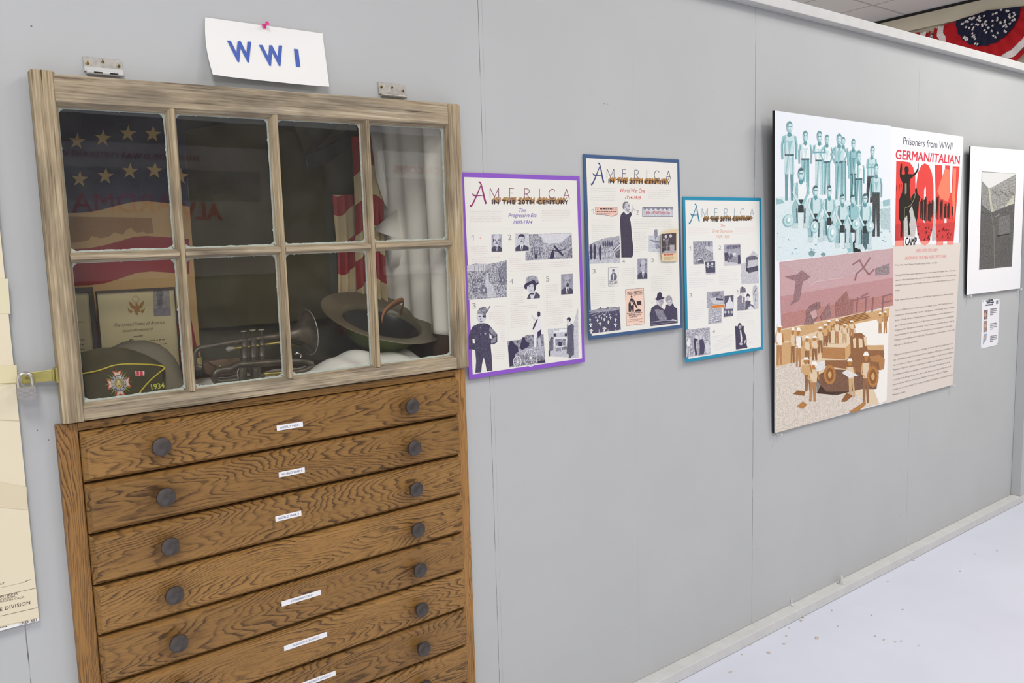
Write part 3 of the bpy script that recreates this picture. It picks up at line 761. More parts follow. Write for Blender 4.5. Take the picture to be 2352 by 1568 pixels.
def portrait(s, Z, x0, y0, x1, y1, bg=(176, 176, 190), dy=0, coat=DARKP, **k):
    s.reset(2); s.rect(Z, x0, y0, x1, y1, bg, .25, dy)
    W, H = x1 - x0, y1 - y0; cx = x0 + W * k.pop('fx', .5); cy = y0 + H * k.pop('fy', .38)
    s.poly(Z, [(x0, y1), (x0, y1 - H * .2), (cx - W * .2, y1 - H * .36), (cx + W * .2, y1 - H * .36), (x1, y1 - H * .2 + dy), (x1, y1 + dy)], coat, .1)
    s.poly(Z, [(cx - W * .13, y1 - H * .37), (cx + W * .14, y1 - H * .37), (cx + W * .05, y1 - H * .04), (cx - W * .02, y1 - H * .04)], (226, 226, 230))
    s.poly(Z, [(cx - W * .03, y1 - H * .3), (cx + W * .05, y1 - H * .3), (cx + W * .04, y1 - H * .02), (cx, y1 - H * .02)], coat)
    face(s, Z, cx, cy, W * k.pop('fw', .27), H * k.pop('fh', .28), **k)

# ---- purple: The Progressive Era
tp, s = poster('poster with a purple border on the Progressive Era, half hidden by the sash', 1.2843, 1.7205, (140, 88, 196), .0125)
PURP = (146, 52, 112)
header(s, None, (0, 0), PURP, (126, 52, 98), [('The', (893, 672), (990, 672), 58), ('Progressive Era', (738, 745), (1142, 742), 58), ('1900-1914', (810, 842), (1085, 838), 50)], (112, 84, 176))
PK = (212, 196, 200)
for i, t in enumerate(('The early years of the 20th Century were', 'a time of rapid change, idealism and', 'reform in American life. The problems of', 'an increasingly urban and industrial soci-', 'ety were obvious to many. But the faith')):
    s.text(ZA, t, (184, 668 + 35 * i), (184 + (460, 436, 456, 462, 450)[i], 667 + 34.5 * i), 17, PK, L=2)
for i, t in enumerate(('was also strong that humans could use', 'their intelligence to solve social problems', 'and make progress, hence, the name', '"Progressive" for the reformers of those', 'years - and for the era itself.')):
    s.text(ZA, t, (1218, 660 + 34 * i), (1218 + (398, 420, 392, 396, 300)[i], 658 + 33 * i), 17, PK, L=2)
s.reset(); s.stroke(ZA, [(180, 916), (1690, 893)], 2, (214, 212, 208))
one(s, ZA, 196, 242, 1086, 1006, NUM, 6); s.text(ZA, '2', (733, 1072), (785, 1070), 80, NUM, -.004)
s.ell(ZA, 333, 1043, 8, 8, (236, 160, 160))
portrait(s, ZA, 496, 990, 645, 1241, dy=0, bg=(168, 168, 186), bald=True, tache=True, fw=.36, fh=.36, fy=.36)
portrait(s, ZA, 838, 980, 1032, 1235, dy=-8, bg=(206, 206, 212), tache=True, fx=.46, fy=.33, fw=.24, fh=.27)
s.reset(); s.poly(ZA, [(1034, 990), (1648, 972), (1662, 1336), (984, 1368), (984, 1240), (1040, 1236)], (158, 158, 172), .75)
s.poly(ZA, [(1165, 990), (1646, 978), (1640, 1010), (1540, 1090), (1440, 1120), (1330, 1125), (1250, 1110), (1210, 1030)], (214, 214, 220), .12)
s.poly(ZA, [(1034, 990), (1160, 988), (1210, 1050), (1245, 1130), (1230, 1165), (1040, 1175)], (142, 142, 158), .7)
s.poly(ZA, [(1650, 985), (1655, 1110), (1600, 1190), (1520, 1150), (1530, 1080)], (150, 150, 166), .6)
s.stroke(ZA, [(1400, 1165), (1520, 1290)], 28, INK); s.stroke(ZA, [(1335, 1215), (1460, 1235), (1560, 1200)], 12, INK)
s.poly(ZA, [(1330, 1340), (1345, 1270), (1385, 1205), (1400, 1300), (1380, 1345)], INK); s.poly(ZA, [(1560, 1325), (1590, 1240), (1655, 1180), (1660, 1320)], (92, 88, 112), .6)
for x in (1080, 1115, 1150, 1190): s.stroke(ZA, [(x, 1180), (x + 3, 1290)], 9, (92, 88, 112))
s.poly(ZA, [(1115, 1340), (1120, 1275), (1145, 1280), (1150, 1340)], INK)
s.rows(ZA, (196, 1178), (440, 1172), (206, 1304), 5, PK, .1); s.rows(ZA, (206, 1332), (640, 1318), (208, 1425), 4, PK, .08)
s.rows(ZA, (752, 1342), (945, 1332), (756, 1402), 3, PK); s.rows(ZA, (756, 1435), (1655, 1385), (760, 1525), 4, PK, .06, last=.55)
s.reset(); s.poly(ZB_, [(135, 0), (140, -60), (250, -90), (420, -80), (560, -105), (682, -140), (688, 372), (152, 412)], (146, 146, 160), .8)   # town street
s.poly(ZB_, [(135, -60), (300, -85), (470, -78), (430, 0), (300, 20), (140, 10)], (206, 206, 212), .3)
s.poly(ZB_, [(405, 40), (430, 30), (445, 170), (490, 200), (545, 370), (415, 385), (420, 260), (385, 230)], (204, 204, 212), .35)
s.poly(ZB_, [(560, -20), (684, -130), (688, 200), (600, 205)], (108, 106, 126), .5)
for x, y, w_, h_ in ((205, 150, 52, 90), (270, 130, 70, 60), (320, 250, 95, 110), (215, 260, 70, 60), (590, 120, 70, 80)):
    s.poly(ZB_, [(x, y), (x + w_ / 2, y - h_ * .4), (x + w_, y), (x + w_, y + h_ * .7), (x, y + h_ * .7)], (96, 94, 116), .3); s.rect(ZB_, x + w_ * .35, y + 8, x + w_ * .65, y + h_ * .4, (188, 188, 200))
for x in (240, 295, 330, 360, 395, 420, 440): s.stroke(ZB_, [(x, 20), (x + 2, -75)], 4, (110, 108, 128))
s.reset(); s.text(ZB_, '3', (212, 536), (262, 530), 78, NUM, -.004); s.text(ZB_, '4', (730, 190), (778, 186), 68, NUM, -.004); s.text(ZB_, '5', (1232, 160), (1278, 155), 74, NUM, -.004)
# boy in a miner's cap, arms akimbo
s.reset(); s.poly(ZB_, [(300, 738), (375, 735), (430, 745), (470, 790), (520, 850), (556, 890), (556, 1000), (500, 1030), (465, 1025), (465, 1060), (480, 1200), (490, 1390), (412, 1402), (390, 1290), (368, 1208), (345, 1300), (332, 1415), (252, 1422), (262, 1260), (250, 1105), (165, 1095), (158, 930), (175, 860), (215, 780)], INK, .1)
s.poly(ZB_, [(212, 955), (238, 950), (250, 1015), (215, 1010)], (232, 230, 223)); s.poly(ZB_, [(446, 880), (475, 905), (480, 950), (448, 940)], (232, 230, 223))
s.poly(ZB_, [(455, 790), (500, 830), (548, 890), (520, 925), (470, 880), (440, 840)], (122, 120, 140), .4); s.poly(ZB_, [(480, 950), (545, 920), (540, 990), (478, 1020), (462, 985)], (132, 130, 148), .3)
s.poly(ZB_, [(275, 610), (395, 610), (400, 670), (375, 720), (335, 745), (300, 720), (268, 660)], LIGHT, .1); s.poly(ZB_, [(345, 640), (395, 610), (398, 655), (360, 655)], INK)
s.poly(ZB_, [(275, 605), (285, 560), (325, 515), (385, 510), (425, 540), (445, 495), (462, 500), (430, 560), (398, 605), (385, 650), (340, 610), (300, 600)], (110, 108, 126), .6)
s.rect(ZB_, 295, 635, 325, 648, INK); s.rect(ZB_, 318, 705, 345, 714, INK); s.poly(ZB_, [(322, 660), (332, 690), (312, 690)], MID)
s.ell(ZB_, 388, 880, 14, 12, (170, 170, 186)); s.ell(ZB_, 322, 800, 6, 6, (170, 170, 186)); s.ell(ZB_, 322, 885, 6, 6, (170, 170, 186))
for k, (a, b_) in enumerate(((505, 655), (480, 655), (500, 655), (440, 655), (440, 655), (440, 658), (445, 658), (510, 660), (530, 660), (530, 660), (560, 660), (580, 662), (590, 662), (600, 662), (600, 662), (600, 662), (610, 664), (610, 664), (580, 664), (520, 664), (505, 664), (510, 666), (525, 666), (500, 666), (500, 668), (505, 668))):
    s.rows(ZB_, (a, 505 + 29 * k), (b_, 500 + 29 * k), (a, 506 + 29 * k), 1, PK, .02, last=1)
# lady in a plumed hat, bald gentleman with beard
s.reset(); s.poly(ZB_, [(965, 402), (985, 345), (1010, 318), (1060, 300), (1110, 310), (1146, 350), (1146, 388)], INK, .15); s.poly(ZB_, [(1010, 330), (1055, 300), (1085, 310), (1060, 390), (1020, 398)], (214, 214, 220), .1)
s.poly(ZB_, [(975, 205), (1070, 180), (1090, 260), (1060, 320), (1010, 325), (975, 270)], LIGHT, .08); s.poly(ZB_, [(1050, 190), (1100, 170), (1085, 270), (1055, 310), (1065, 250)], INK)
s.poly(ZB_, [(925, 220), (945, 185), (1060, 130), (1125, 150), (1128, 190), (1080, 215), (1030, 190), (970, 225), (965, 268), (935, 258)], INK)
s.poly(ZB_, [(948, 175), (955, 110), (1000, 80), (1060, 75), (1115, 100), (1128, 165), (1090, 180), (1070, 130), (1010, 155)], (162, 162, 176), .6)
s.rect(ZB_, 992, 222, 1010, 230, INK); s.rect(ZB_, 1030, 218, 1050, 226, INK); s.rect(ZB_, 1012, 280, 1032, 286, MID); s.rect(ZB_, 1010, 320, 1065, 338, INK)
portrait(s, ZB_, 1440, 58, 1604, 340, dy=-10, bg=(150, 150, 166), bald=True, tache=True, beard=True, fw=.28, fh=.28, fy=.33, skin=(176, 174, 186), turn=.15)
s.rows(ZB_, (730, 248), (925, 240), (736, 480), 10, PK, .2); s.rows(ZB_, (736, 512), (1120, 490), (736, 572), 3, PK, .06); s.rows(ZB_, (738, 602), (1000, 585), (740, 800), 8, PK, .12)
s.rows(ZB_, (1230, 215), (1410, 205), (1230, 385), 7, PK, .12); s.rows(ZB_, (1230, 440), (1605, 415), (1232, 635), 8, PK, .05); s.rows(ZB_, (1232, 670), (1490, 650), (1234, 772), 5, PK, .1)
# wagon meeting
s.reset(); s.poly(ZB_, [(695, 980), (870, 965), (960, 900), (1195, 885), (1220, 1278), (722, 1350)], (112, 110, 130), .6)
s.poly(ZB_, [(845, 1095), (1200, 1050), (1205, 1185), (850, 1160)], (176, 176, 190), .4)
s.poly(ZB_, [(705, 1060), (730, 985), (760, 980), (800, 1030), (840, 1060), (850, 1130), (800, 1160), (790, 1310), (730, 1340)], INK); s.poly(ZB_, [(865, 1075), (890, 990), (905, 930), (935, 930), (950, 980), (1000, 1010), (990, 1060), (900, 1110)], INK)
s.poly(ZB_, [(1058, 870), (1050, 800), (1075, 730), (1110, 650), (1150, 640), (1160, 780), (1155, 860), (1100, 930), (1095, 1068), (1060, 1070)], (226, 226, 230)); s.poly(ZB_, [(1042, 820), (1060, 760), (1110, 665), (1115, 690), (1060, 825)], INK)
s.poly(ZB_, [(1110, 590), (1125, 572), (1150, 582), (1152, 630), (1130, 650), (1112, 640)], INK); s.poly(ZB_, [(1035, 600), (1045, 640), (1095, 690), (1085, 700), (1040, 655), (1030, 612)], (206, 206, 214)); s.poly(ZB_, [(1110, 860), (1160, 820), (1165, 900), (1110, 930)], INK); s.poly(ZB_, [(1110, 950), (1150, 930), (1165, 1060), (1130, 1075)], (190, 190, 202))
def wheel(Z, cx, cy, rx, ry, col=(226, 226, 230), w_=9, sp=12):
    n = 22; P_ = [(cx + rx * math.cos(2 * PI * i / n), cy + ry * math.sin(2 * PI * i / n)) for i in range(n + 1)]
    s.stroke(Z, P_, w_, col)
    for i in range(sp): s.stroke(Z, [(cx, cy), (cx + rx * math.cos(2 * PI * i / sp), cy + ry * math.sin(2 * PI * i / sp))], w_ * .55, col)
    s.ell(Z, cx, cy, rx * .2, ry * .16, col, n=10)
wheel(ZB_, 832, 1270, 52, 78); wheel(ZB_, 1012, 1215, 90, 118, sp=14)
s.poly(ZB_, [(1110, 1260), (1210, 1245), (1218, 1278), (1120, 1290)], INK)
# woman at the booth
s.reset(); s.poly(ZB_, [(1255, 815), (1530, 800), (1620, 720), (1660, 560), (1675, 520), (1680, 1215), (1282, 1195)], (200, 200, 210), .35)
s.rect(ZB_, 1335, 825, 1525, 868, (232, 232, 234), 0, -12); s.text(ZB_, 'VOTE YES', (1338, 852), (1412, 846), 28, INK); s.rows(ZB_, (1420, 830), (1515, 820), (1420, 858), 2, INK, .1, .0012)
s.rect(ZB_, 1335, 880, 1370, 920, INK); s.rect(ZB_, 1490, 878, 1520, 915, INK); s.rect(ZB_, 1345, 930, 1515, 1062, (226, 226, 230)); s.rect(ZB_, 1360, 950, 1500, 1045, (130, 128, 148), .7); s.rect(ZB_, 1400, 1000, 1450, 1050, INK)
s.text(ZB_, 'VOTES', (1372, 1126), (1436, 1116), 44, INK, .01); s.text(ZB_, 'WOMEN', (1452, 1112), (1518, 1094), 44, INK, .01)
s.poly(ZB_, [(1275, 1000), (1285, 960), (1300, 935), (1325, 935), (1330, 990), (1330, 1110), (1300, 1120), (1275, 1115)], (96, 94, 114), .2); s.poly(ZB_, [(1265, 1115), (1282, 1115), (1285, 1195), (1270, 1195)], INK); s.poly(ZB_, [(1295, 940), (1310, 925), (1338, 940), (1320, 950)], INK)
s.poly(ZB_, [(1525, 745), (1580, 735), (1615, 770), (1610, 900), (1618, 1170), (1590, 1185), (1575, 1215), (1545, 1222), (1550, 1170), (1515, 1150), (1528, 950), (1518, 840)], (84, 82, 104), .12)
s.poly(ZB_, [(1515, 680), (1530, 655), (1560, 652), (1575, 685), (1560, 715), (1530, 735), (1540, 700)], INK); s.poly(ZB_, [(1522, 690), (1545, 685), (1548, 725), (1530, 732)], LIGHT); s.poly(ZB_, [(1528, 755), (1560, 735), (1570, 750), (1540, 775)], (226, 226, 230))
s.reset(); s.stroke(ZB_, [(695, 70), (1670, 12)], 2, (216, 214, 210)); s.stroke(ZB_, [(692, 380), (720, 1340)], 1.5, (220, 218, 214)); s.stroke(ZB_, [(1195, 40), (1215, 800)], 1.5, (220, 218, 214))
s.build('printed_sheet', tp)

# ---- blue: World War One
tb, s = poster('poster with a dark blue border on World War One, middle of the three', 1.7348, 1.7868, (64, 92, 132), .0115, tilt=.012)
OFFB = (1.7348 - 1.2843, 1.7868 - 1.7205)
header(s, None, OFFB, (58, 62, 122), (62, 66, 104), [], (0, 0, 0), tan=(178, 132, 72))
s.text(ZC_, 'World War One', (683, 662), (1056, 668), 64, (208, 72, 78), .008, .32, L=2); s.text(ZC_, '1914-1919', (755, 762), (994, 774), 54, (208, 72, 78), .008, .32, L=2)
GR = (200, 200, 200)
s.rows(ZC_, (236, 606), (628, 615), (238, 780), 6, GR, .06, last=.95); s.rows(ZC_, (1108, 630), (1455, 640), (1110, 758), 5, GR, .1)
s.reset(); s.stroke(ZC_, [(220, 838), (1500, 858)], 1.5, (216, 214, 210))
one(s, ZC_, 250, 290, 990, 918, NUM, 6); s.text(ZC_, '2', (920, 998), (964, 998), 74, NUM, -.004)
s.poly(ZC_, [(308, 882), (640, 886), (642, 1000), (600, 1010), (575, 1028), (530, 1022), (440, 1002), (312, 998)], (92, 78, 96)); s.poly(ZC_, [(312, 886), (636, 890), (638, 996), (598, 1004), (572, 1022), (530, 1016), (440, 996), (316, 992)], (238, 198, 182))
s.rows(ZC_, (375, 920), (580, 922), (375, 921), 1, (72, 58, 66), 0, .0032, .006, .012, 1, 9); s.rows(ZC_, (330, 962), (625, 964), (330, 963), 1, (92, 72, 78), 0, .003, .004, .009, 1, 9); s.rows(ZC_, (328, 986), (630, 988), (328, 987), 1, (140, 104, 104), 0, .0014, L=9); s.rows(ZC_, (330, 905), (365, 906), (330, 920), 2, (140, 104, 104), L=9); s.rows(ZC_, (595, 905), (628, 906), (595, 920), 2, (140, 104, 104), L=9)
s.reset(); s.rect(ZC_, 1015, 888, 1476, 1032, (84, 84, 112)); s.rect(ZC_, 1024, 896, 1470, 1026, (206, 208, 218), .3); s.rect(ZC_, 1024, 896, 1470, 925, (108, 110, 140), .6)
for k in range(6): s.ell(ZC_, 1080 + 68 * k, 935, 22, 26, (222, 222, 228), .2)
s.text(ZC_, 'REAL PATRIOTS', (1072, 990), (1300, 988), 44, (214, 88, 88), .006); s.text(ZC_, 'KEEP COOL', (1312, 988), (1432, 988), 36, (214, 88, 88), .006)
# man in a long dark coat, hand raised to his mouth
s.reset(); s.poly(ZC_, [(738, 950), (800, 985), (838, 955), (862, 990), (825, 1060), (840, 1110), (855, 1250), (868, 1400), (882, 1500), (880, 1590), (862, 1640), (700, 1640), (695, 1400), (685, 1200), (682, 1060), (692, 1000)], (66, 58, 80), .04)
s.poly(ZC_, [(740, 930), (790, 970), (815, 985), (770, 998), (742, 955)], (230, 230, 232))
s.poly(ZC_, [(728, 850), (740, 818), (790, 812), (825, 840), (832, 880), (825, 920), (832, 940), (805, 968), (765, 950), (735, 910)], (204, 202, 210), .12)
s.poly(ZC_, [(718, 880), (724, 830), (748, 806), (790, 804), (800, 815), (760, 828), (748, 870), (735, 920), (722, 908)], (112, 112, 122), .15)
s.ell(ZC_, 752, 885, 13, 20, (168, 166, 178)); s.rect(ZC_, 796, 862, 822, 870, INK); s.rect(ZC_, 808, 920, 830, 927, INK); s.poly(ZC_, [(770, 900), (800, 930), (820, 960), (790, 965)], (150, 148, 164), .2)
s.poly(ZC_, [(845, 960), (858, 905), (875, 850), (885, 850), (880, 895), (902, 925), (885, 910), (872, 930), (860, 970)], (214, 212, 218), .1); s.stroke(ZC_, [(858, 970), (876, 910), (902, 928)], 4, MID)
s.rows(ZC_, (252, 1082), (620, 1080), (262, 1400), 12, GR, .12, last=.35); s.rows(ZC_, (885, 1075), (1475, 1072), (890, 1212), 6, GR, .06, last=.4); s.rows(ZC_, (888, 1268), (1085, 1262), (896, 1555), 11, GR, .12, last=.6)
# gun crew
s.reset(); s.poly(ZD, [(215, 20), (330, -40), (470, -90), (620, -110), (700, -130), (708, 295), (232, 312)], (168, 168, 182), .6)
s.poly(ZD, [(230, 250), (705, 225), (708, 295), (232, 312)], (196, 196, 206), .3)
for x, y0 in ((255, 20), (310, 10), (395, 30)):
    s.poly(ZD, [(x - 20, y0 + 50), (x - 5, y0), (x + 12, y0 + 5), (x + 24, y0 + 60), (x + 14, y0 + 225), (x - 8, y0 + 225)], (66, 62, 88)); s.ell(ZD, x + 3, y0 + 2, 13, 17, (90, 86, 108))
for k in range(5): s.poly(ZD, [(430 + 34 * k, 10), (445 + 34 * k, -60), (462 + 34 * k, 0), (455 + 34 * k, 50)], (84, 82, 106))
s.poly(ZD, [(600, 100), (705, -15), (708, 40), (625, 120)], (206, 206, 214)); s.stroke(ZD, [(600, 95), (705, -10)], 8, INK); s.stroke(ZD, [(615, 118), (705, 40)], 8, INK); s.poly(ZD, [(640, 130), (705, 80), (708, 220), (640, 200)], (70, 66, 90), .3)
s.stroke(ZD, [(410, 205), (520, 180)], 12, (206, 206, 214)); wheel(ZD, 552, 170, 62, 88, (216, 216, 222), 9)
# ship
s.reset(); s.poly(ZC_, [(1110, 1312), (1285, 1310), (1288, 1568), (1110, 1555)], (204, 208, 218), .35); s.poly(ZC_, [(1195, 1300), (1190, 1235), (1225, 1215), (1245, 1235), (1240, 1320), (1210, 1380)], (130, 132, 154), .4)
s.poly(ZC_, [(1115, 1375), (1190, 1380), (1285, 1400), (1285, 1425), (1200, 1420)], (110, 112, 140), .5); s.poly(ZC_, [(1200, 1430), (1260, 1430), (1280, 1500), (1215, 1520)], (150, 154, 176), .5)
s.reset(); s.text(ZD, '3', (276, 462), (326, 460), 72, NUM, -.004); s.text(ZD, '4', (745, 308), (788, 304), 72, NUM, -.004); s.text(ZD, '5', (1200, 285), (1242, 282), 68, NUM, -.004)
# recruiting card with a plain figure
s.rect(ZD, 524, 372, 682, 668, (150, 148, 164), 0, -8); s.rect(ZD, 530, 378, 677, 662, (228, 226, 224), 0, -8)
s.poly(ZD, [(560, 560), (562, 490), (590, 455), (630, 450), (662, 500), (655, 555), (620, 570)], (84, 82, 108), .25); s.ell(ZD, 604, 430, 22, 30, (186, 184, 196), .3); s.poly(ZD, [(595, 470), (615, 470), (610, 560), (598, 560)], (220, 220, 226)); s.poly(ZD, [(584, 418), (590, 398), (618, 398), (625, 418)], (96, 94, 116))
s.text(ZD, 'I WANT YOU', (534, 600), (662, 592), 28, INK, .01); s.text(ZD, 'FOR U.S. ARMY', (534, 630), (668, 620), 24, INK, .01); s.rows(ZD, (540, 646), (660, 638), (540, 647), 1, MID, 0, L=6)
portrait(s, ZD, 984, 230, 1138, 552, dy=-4, bg=(148, 148, 170), bald=True, fx=.56, fy=.34, fw=.3, fh=.3, skin=(196, 194, 204), turn=-.2)
s.rows(ZD, (278, 538), (505, 525), (278, 725), 7, GR, .14); s.rows(ZD, (278, 752), (640, 735), (280, 968), 8, GR, .08, last=.7); s.rows(ZD, (745, 392), (955, 380), (742, 662), 10, GR, .1); s.rows(ZD, (1200, 365), (1540, 352), (1198, 742), 13, GR, .07, last=.95)
# cemetery
s.reset(); s.poly(ZD, [(222, 1050), (350, 1020), (700, 980), (708, 1000), (722, 1345), (232, 1408)], (74, 70, 98), .06); s.poly(ZD, [(222, 1050), (350, 1022), (560, 1005), (700, 985), (705, 1020), (600, 1050), (400, 1060), (250, 1075)], (146, 146, 162), .5)
for x, y in ((405, 1000), (520, 995)): s.poly(ZD, [(x - 40, y + 22), (x - 15, y), (x, y - 16), (x + 12, y), (x + 20, y + 20)], (110, 108, 128))
for (x0, y0), (x1, y1) in (((440, 1050), (262, 1130)), ((470, 1050), (350, 1180)), ((500, 1050), (460, 1180)), ((520, 1050), (560, 1160)), ((640, 1010), (650, 1100)), ((690, 1005), (712, 1120)), ((400, 1060), (230, 1090))): s.stroke(ZD, [(x0, y0), (x1, y1)], 7, (176, 176, 190))
def cross(x, y, k):
    s.poly(ZD, [(x - .15 * k, y - .5 * k), (x + .15 * k, y - .5 * k), (x + .15 * k, y + .6 * k), (x - .15 * k, y + .6 * k)], (232, 230, 226), L=8); s.poly(ZD, [(x - .42 * k, y - .24 * k), (x + .42 * k, y - .24 * k), (x + .42 * k, y + .04 * k), (x - .42 * k, y + .04 * k)], (232, 230, 226), L=8)
for x, y, k in ((465, 1330, 70), (258, 1365, 66), (395, 1250, 52), (250, 1270, 58), (525, 1225, 50), (635, 1270, 56), (355, 1200, 42), (462, 1180, 44), (560, 1155, 40), (640, 1190, 44), (240, 1190, 40), (420, 1160, 32), (500, 1140, 30), (545, 1110, 26), (380, 1130, 28), (330, 1150, 30), (460, 1110, 24), (650, 1110, 26)): cross(x, y, k)
for x in (380, 455, 520, 640, 700): s.poly(ZD, [(x - 5, 1405 - (x - 300) * .1), (x + 3, 1405 - (x - 300) * .1), (x + 3, 1340), (x - 2, 1340)], (226, 224, 222), L=8)
s.reset(); s.poly(ZD, [(792, 712), (1082, 690), (1097, 1252), (808, 1285)], (72, 62, 78)); s.poly(ZD, [(797, 716), (1078, 695), (1092, 1248), (812, 1280)], (240, 206, 188))
BK = (58, 50, 62)
s.text(ZD, 'MASS', (826, 796), (904, 790), 50, BK, .02); s.text(ZD, 'MEETING', (928, 786), (1056, 776), 50, BK, .02); s.stroke(ZD, [(826, 802), (904, 797)], 4, BK); s.stroke(ZD, [(930, 794), (1056, 784)], 4, BK)
s.poly(ZD, [(868, 870), (880, 850), (876, 830), (880, 812), (896, 808), (904, 830), (900, 850), (930, 880), (965, 960), (985, 990), (970, 1010), (925, 940), (925, 1060), (905, 1065), (895, 1000), (880, 1065), (866, 1060), (868, 960), (860, 1000), (862, 1060), (842, 1062), (842, 940)], BK)
s.poly(ZD, [(882, 830), (898, 828), (896, 850), (884, 850)], (232, 200, 184)); s.poly(ZD, [(870, 885), (890, 905), (915, 880), (922, 915), (905, 960), (880, 965)], (236, 204, 188)); s.poly(ZD, [(882, 890), (910, 885), (908, 905), (890, 940)], BK)
s.poly(ZD, [(968, 895), (1040, 890), (1044, 955), (978, 958)], BK); s.poly(ZD, [(935, 1060), (960, 1030), (1000, 1018), (1040, 1030), (1040, 1055)], BK); s.poly(ZD, [(925, 808), (955, 806), (940, 822)], (170, 130, 126))
s.rows(ZD, (818, 1092), (1068, 1076), (818, 1093), 1, BK, 0, .0018, .004, .008, 1, 6); s.text(ZD, 'FRIDAY, MAY 18, 8 P.M.', (846, 1132), (1042, 1112), 26, BK, .012); s.rows(ZD, (855, 1152), (1030, 1138), (855, 1153), 1, BK, 0, .0018, L=6); s.rows(ZD, (835, 1192), (1070, 1172), (835, 1215), 2, (120, 96, 100), .05, L=6); s.rows(ZD, (1005, 1220), (1078, 1214), (1005, 1221), 1, BK, 0, .0016, L=6)
# couple in a car
s.reset(); s.poly(ZD, [(1172, 1090), (1190, 1060), (1200, 1000), (1260, 960), (1290, 945), (1345, 985), (1400, 1030), (1425, 1000), (1430, 950), (1540, 930), (1560, 985), (1605, 1010), (1612, 1238), (1188, 1290)], INK, .08)
s.poly(ZD, [(1250, 1030), (1300, 1020), (1380, 1040), (1410, 1110), (1450, 1170), (1430, 1190), (1330, 1190), (1285, 1120)], (124, 122, 140), .35); s.poly(ZD, [(1270, 870), (1385, 860), (1392, 920), (1355, 985), (1310, 965), (1285, 930)], (176, 174, 186), .25); s.poly(ZD, [(1270, 880), (1310, 900), (1330, 950), (1300, 940)], LIGHT)
s.poly(ZD, [(1250, 862), (1285, 840), (1295, 775), (1330, 752), (1362, 765), (1372, 830), (1410, 845), (1395, 858), (1300, 885)], INK); s.poly(ZD, [(1430, 900), (1425, 845), (1450, 812), (1485, 805), (1520, 840), (1530, 900), (1525, 930), (1500, 880), (1470, 880), (1445, 920)], (150, 148, 164), .5)
s.poly(ZD, [(1448, 900), (1500, 890), (1525, 920), (1510, 965), (1475, 970), (1452, 940)], (204, 202, 210), .12); s.rect(ZD, 1458, 915, 1478, 922, INK); s.rect(ZD, 1492, 912, 1510, 919, INK); s.rect(ZD, 1478, 948, 1500, 953, INK); s.rect(ZD, 1340, 890, 1375, 898, INK)
s.stroke(ZD, [(1190, 1225), (1400, 1195), (1520, 1200), (1610, 1195)], 9, (176, 176, 190)); s.poly(ZD, [(1500, 1195), (1530, 1175), (1590, 1190), (1590, 1210)], LIGHT); s.stroke(ZD, [(1190, 1265), (1612, 1215)], 6, (150, 148, 164))
s.rows(ZD, (1195, 915), (1258, 908), (1198, 935), 2, GR)
s.build('printed_sheet', tb)

# ---- clipping stuck on the World War One poster
cl = thing('clipping', 'cream card with a dark photograph stuck to the dark blue poster', 'clipping', (2.13, -.02, 1.44))
ZV = Crop(1440, 500, 13.064)
sc = Sheet(-.0165)
cs = [sc.p(ZV(*q)) for q in ((1035, 490), (1110, 430), (1290, 365), (1440, 352), (1545, 350), (1520, 420), (1515, 900), (1532, 1300), (1300, 1315), (1060, 1312), (1035, 1100))]
m_ = MB().prism([(x, z) for x, z in cs], -.0162, -.0154); m_.c = [(*lin((226, 204, 168)), 0)] * len(m_.f); m_.build('card', M_PRINT, cl)
sc.poly(ZV, [(1040, 485), (1478, 450), (1475, 1058), (1050, 1066)], (58, 46, 56), .12)
for k in range(9): sc.stroke(ZV, [(1240 + 27 * k, 470), (1240 + 27 * k, 780)], 7, (96, 84, 94), L=3)
sc.ell(ZV, 1165, 565, 40, 50, (206, 200, 202), L=4); sc.ell(ZV, 1310, 545, 42, 50, (206, 200, 202), L=4); sc.ell(ZV, 1105, 650, 24, 34, (190, 184, 188), L=4)
sc.poly(ZV, [(1140, 660), (1230, 640), (1260, 560), (1285, 590), (1240, 700), (1225, 860), (1230, 960), (1180, 970), (1170, 800)], (120, 110, 116), .2, L=4); sc.poly(ZV, [(1280, 810), (1425, 810), (1420, 1020), (1290, 1025)], (176, 170, 174), .15, L=4); sc.poly(ZV, [(1050, 1062), (1140, 985), (1475, 985), (1475, 1058)], (178, 168, 170), .2, L=3.5)
sc.stroke(ZV, [(1040, 880), (1290, 868)], 5, (200, 188, 170), L=5)
sc.rows(ZV, (1110, 1128), (1410, 1112), (1110, 1129), 1, (206, 60, 54), 0, .0028, .006, .012, 1, 3); sc.rows(ZV, (1100, 1190), (1420, 1178), (1105, 1268), 3, (190, 168, 136), .06, .0016, L=3)
sc.build('photograph', cl)

# ---- teal: The Great Depression
tt, s = poster('poster with a teal border on the Great Depression, rightmost of the three', 2.1862, 1.6665, (34, 142, 178), .0115, tilt=.013, sheetcol=(236, 235, 231))
OFFT = (2.1862 - 1.2843, 1.6665 - 1.7205)
header(s, None, OFFT, (48, 132, 164), (72, 138, 164), [], (0, 0, 0), tan=(150, 116, 72), thin=7)
OR_ = (222, 150, 124)
s.text(ZE, 'The', (784, 606), (862, 608), 54, OR_, 0, .32, L=2); s.text(ZE, 'Great Depression', (643, 698), (996, 700), 56, OR_, 0, .32, L=2); s.text(ZE, '1929-1939', (708, 790), (938, 796), 52, OR_, 0, .32, L=2)
PO, TQ = (228, 214, 208), (206, 212, 216)
s.rows(ZE, (232, 628), (600, 632), (232, 732), 4, PO, .06); s.rows(ZE, (1038, 624), (1372, 628), (1038, 722), 4, PO, .1)
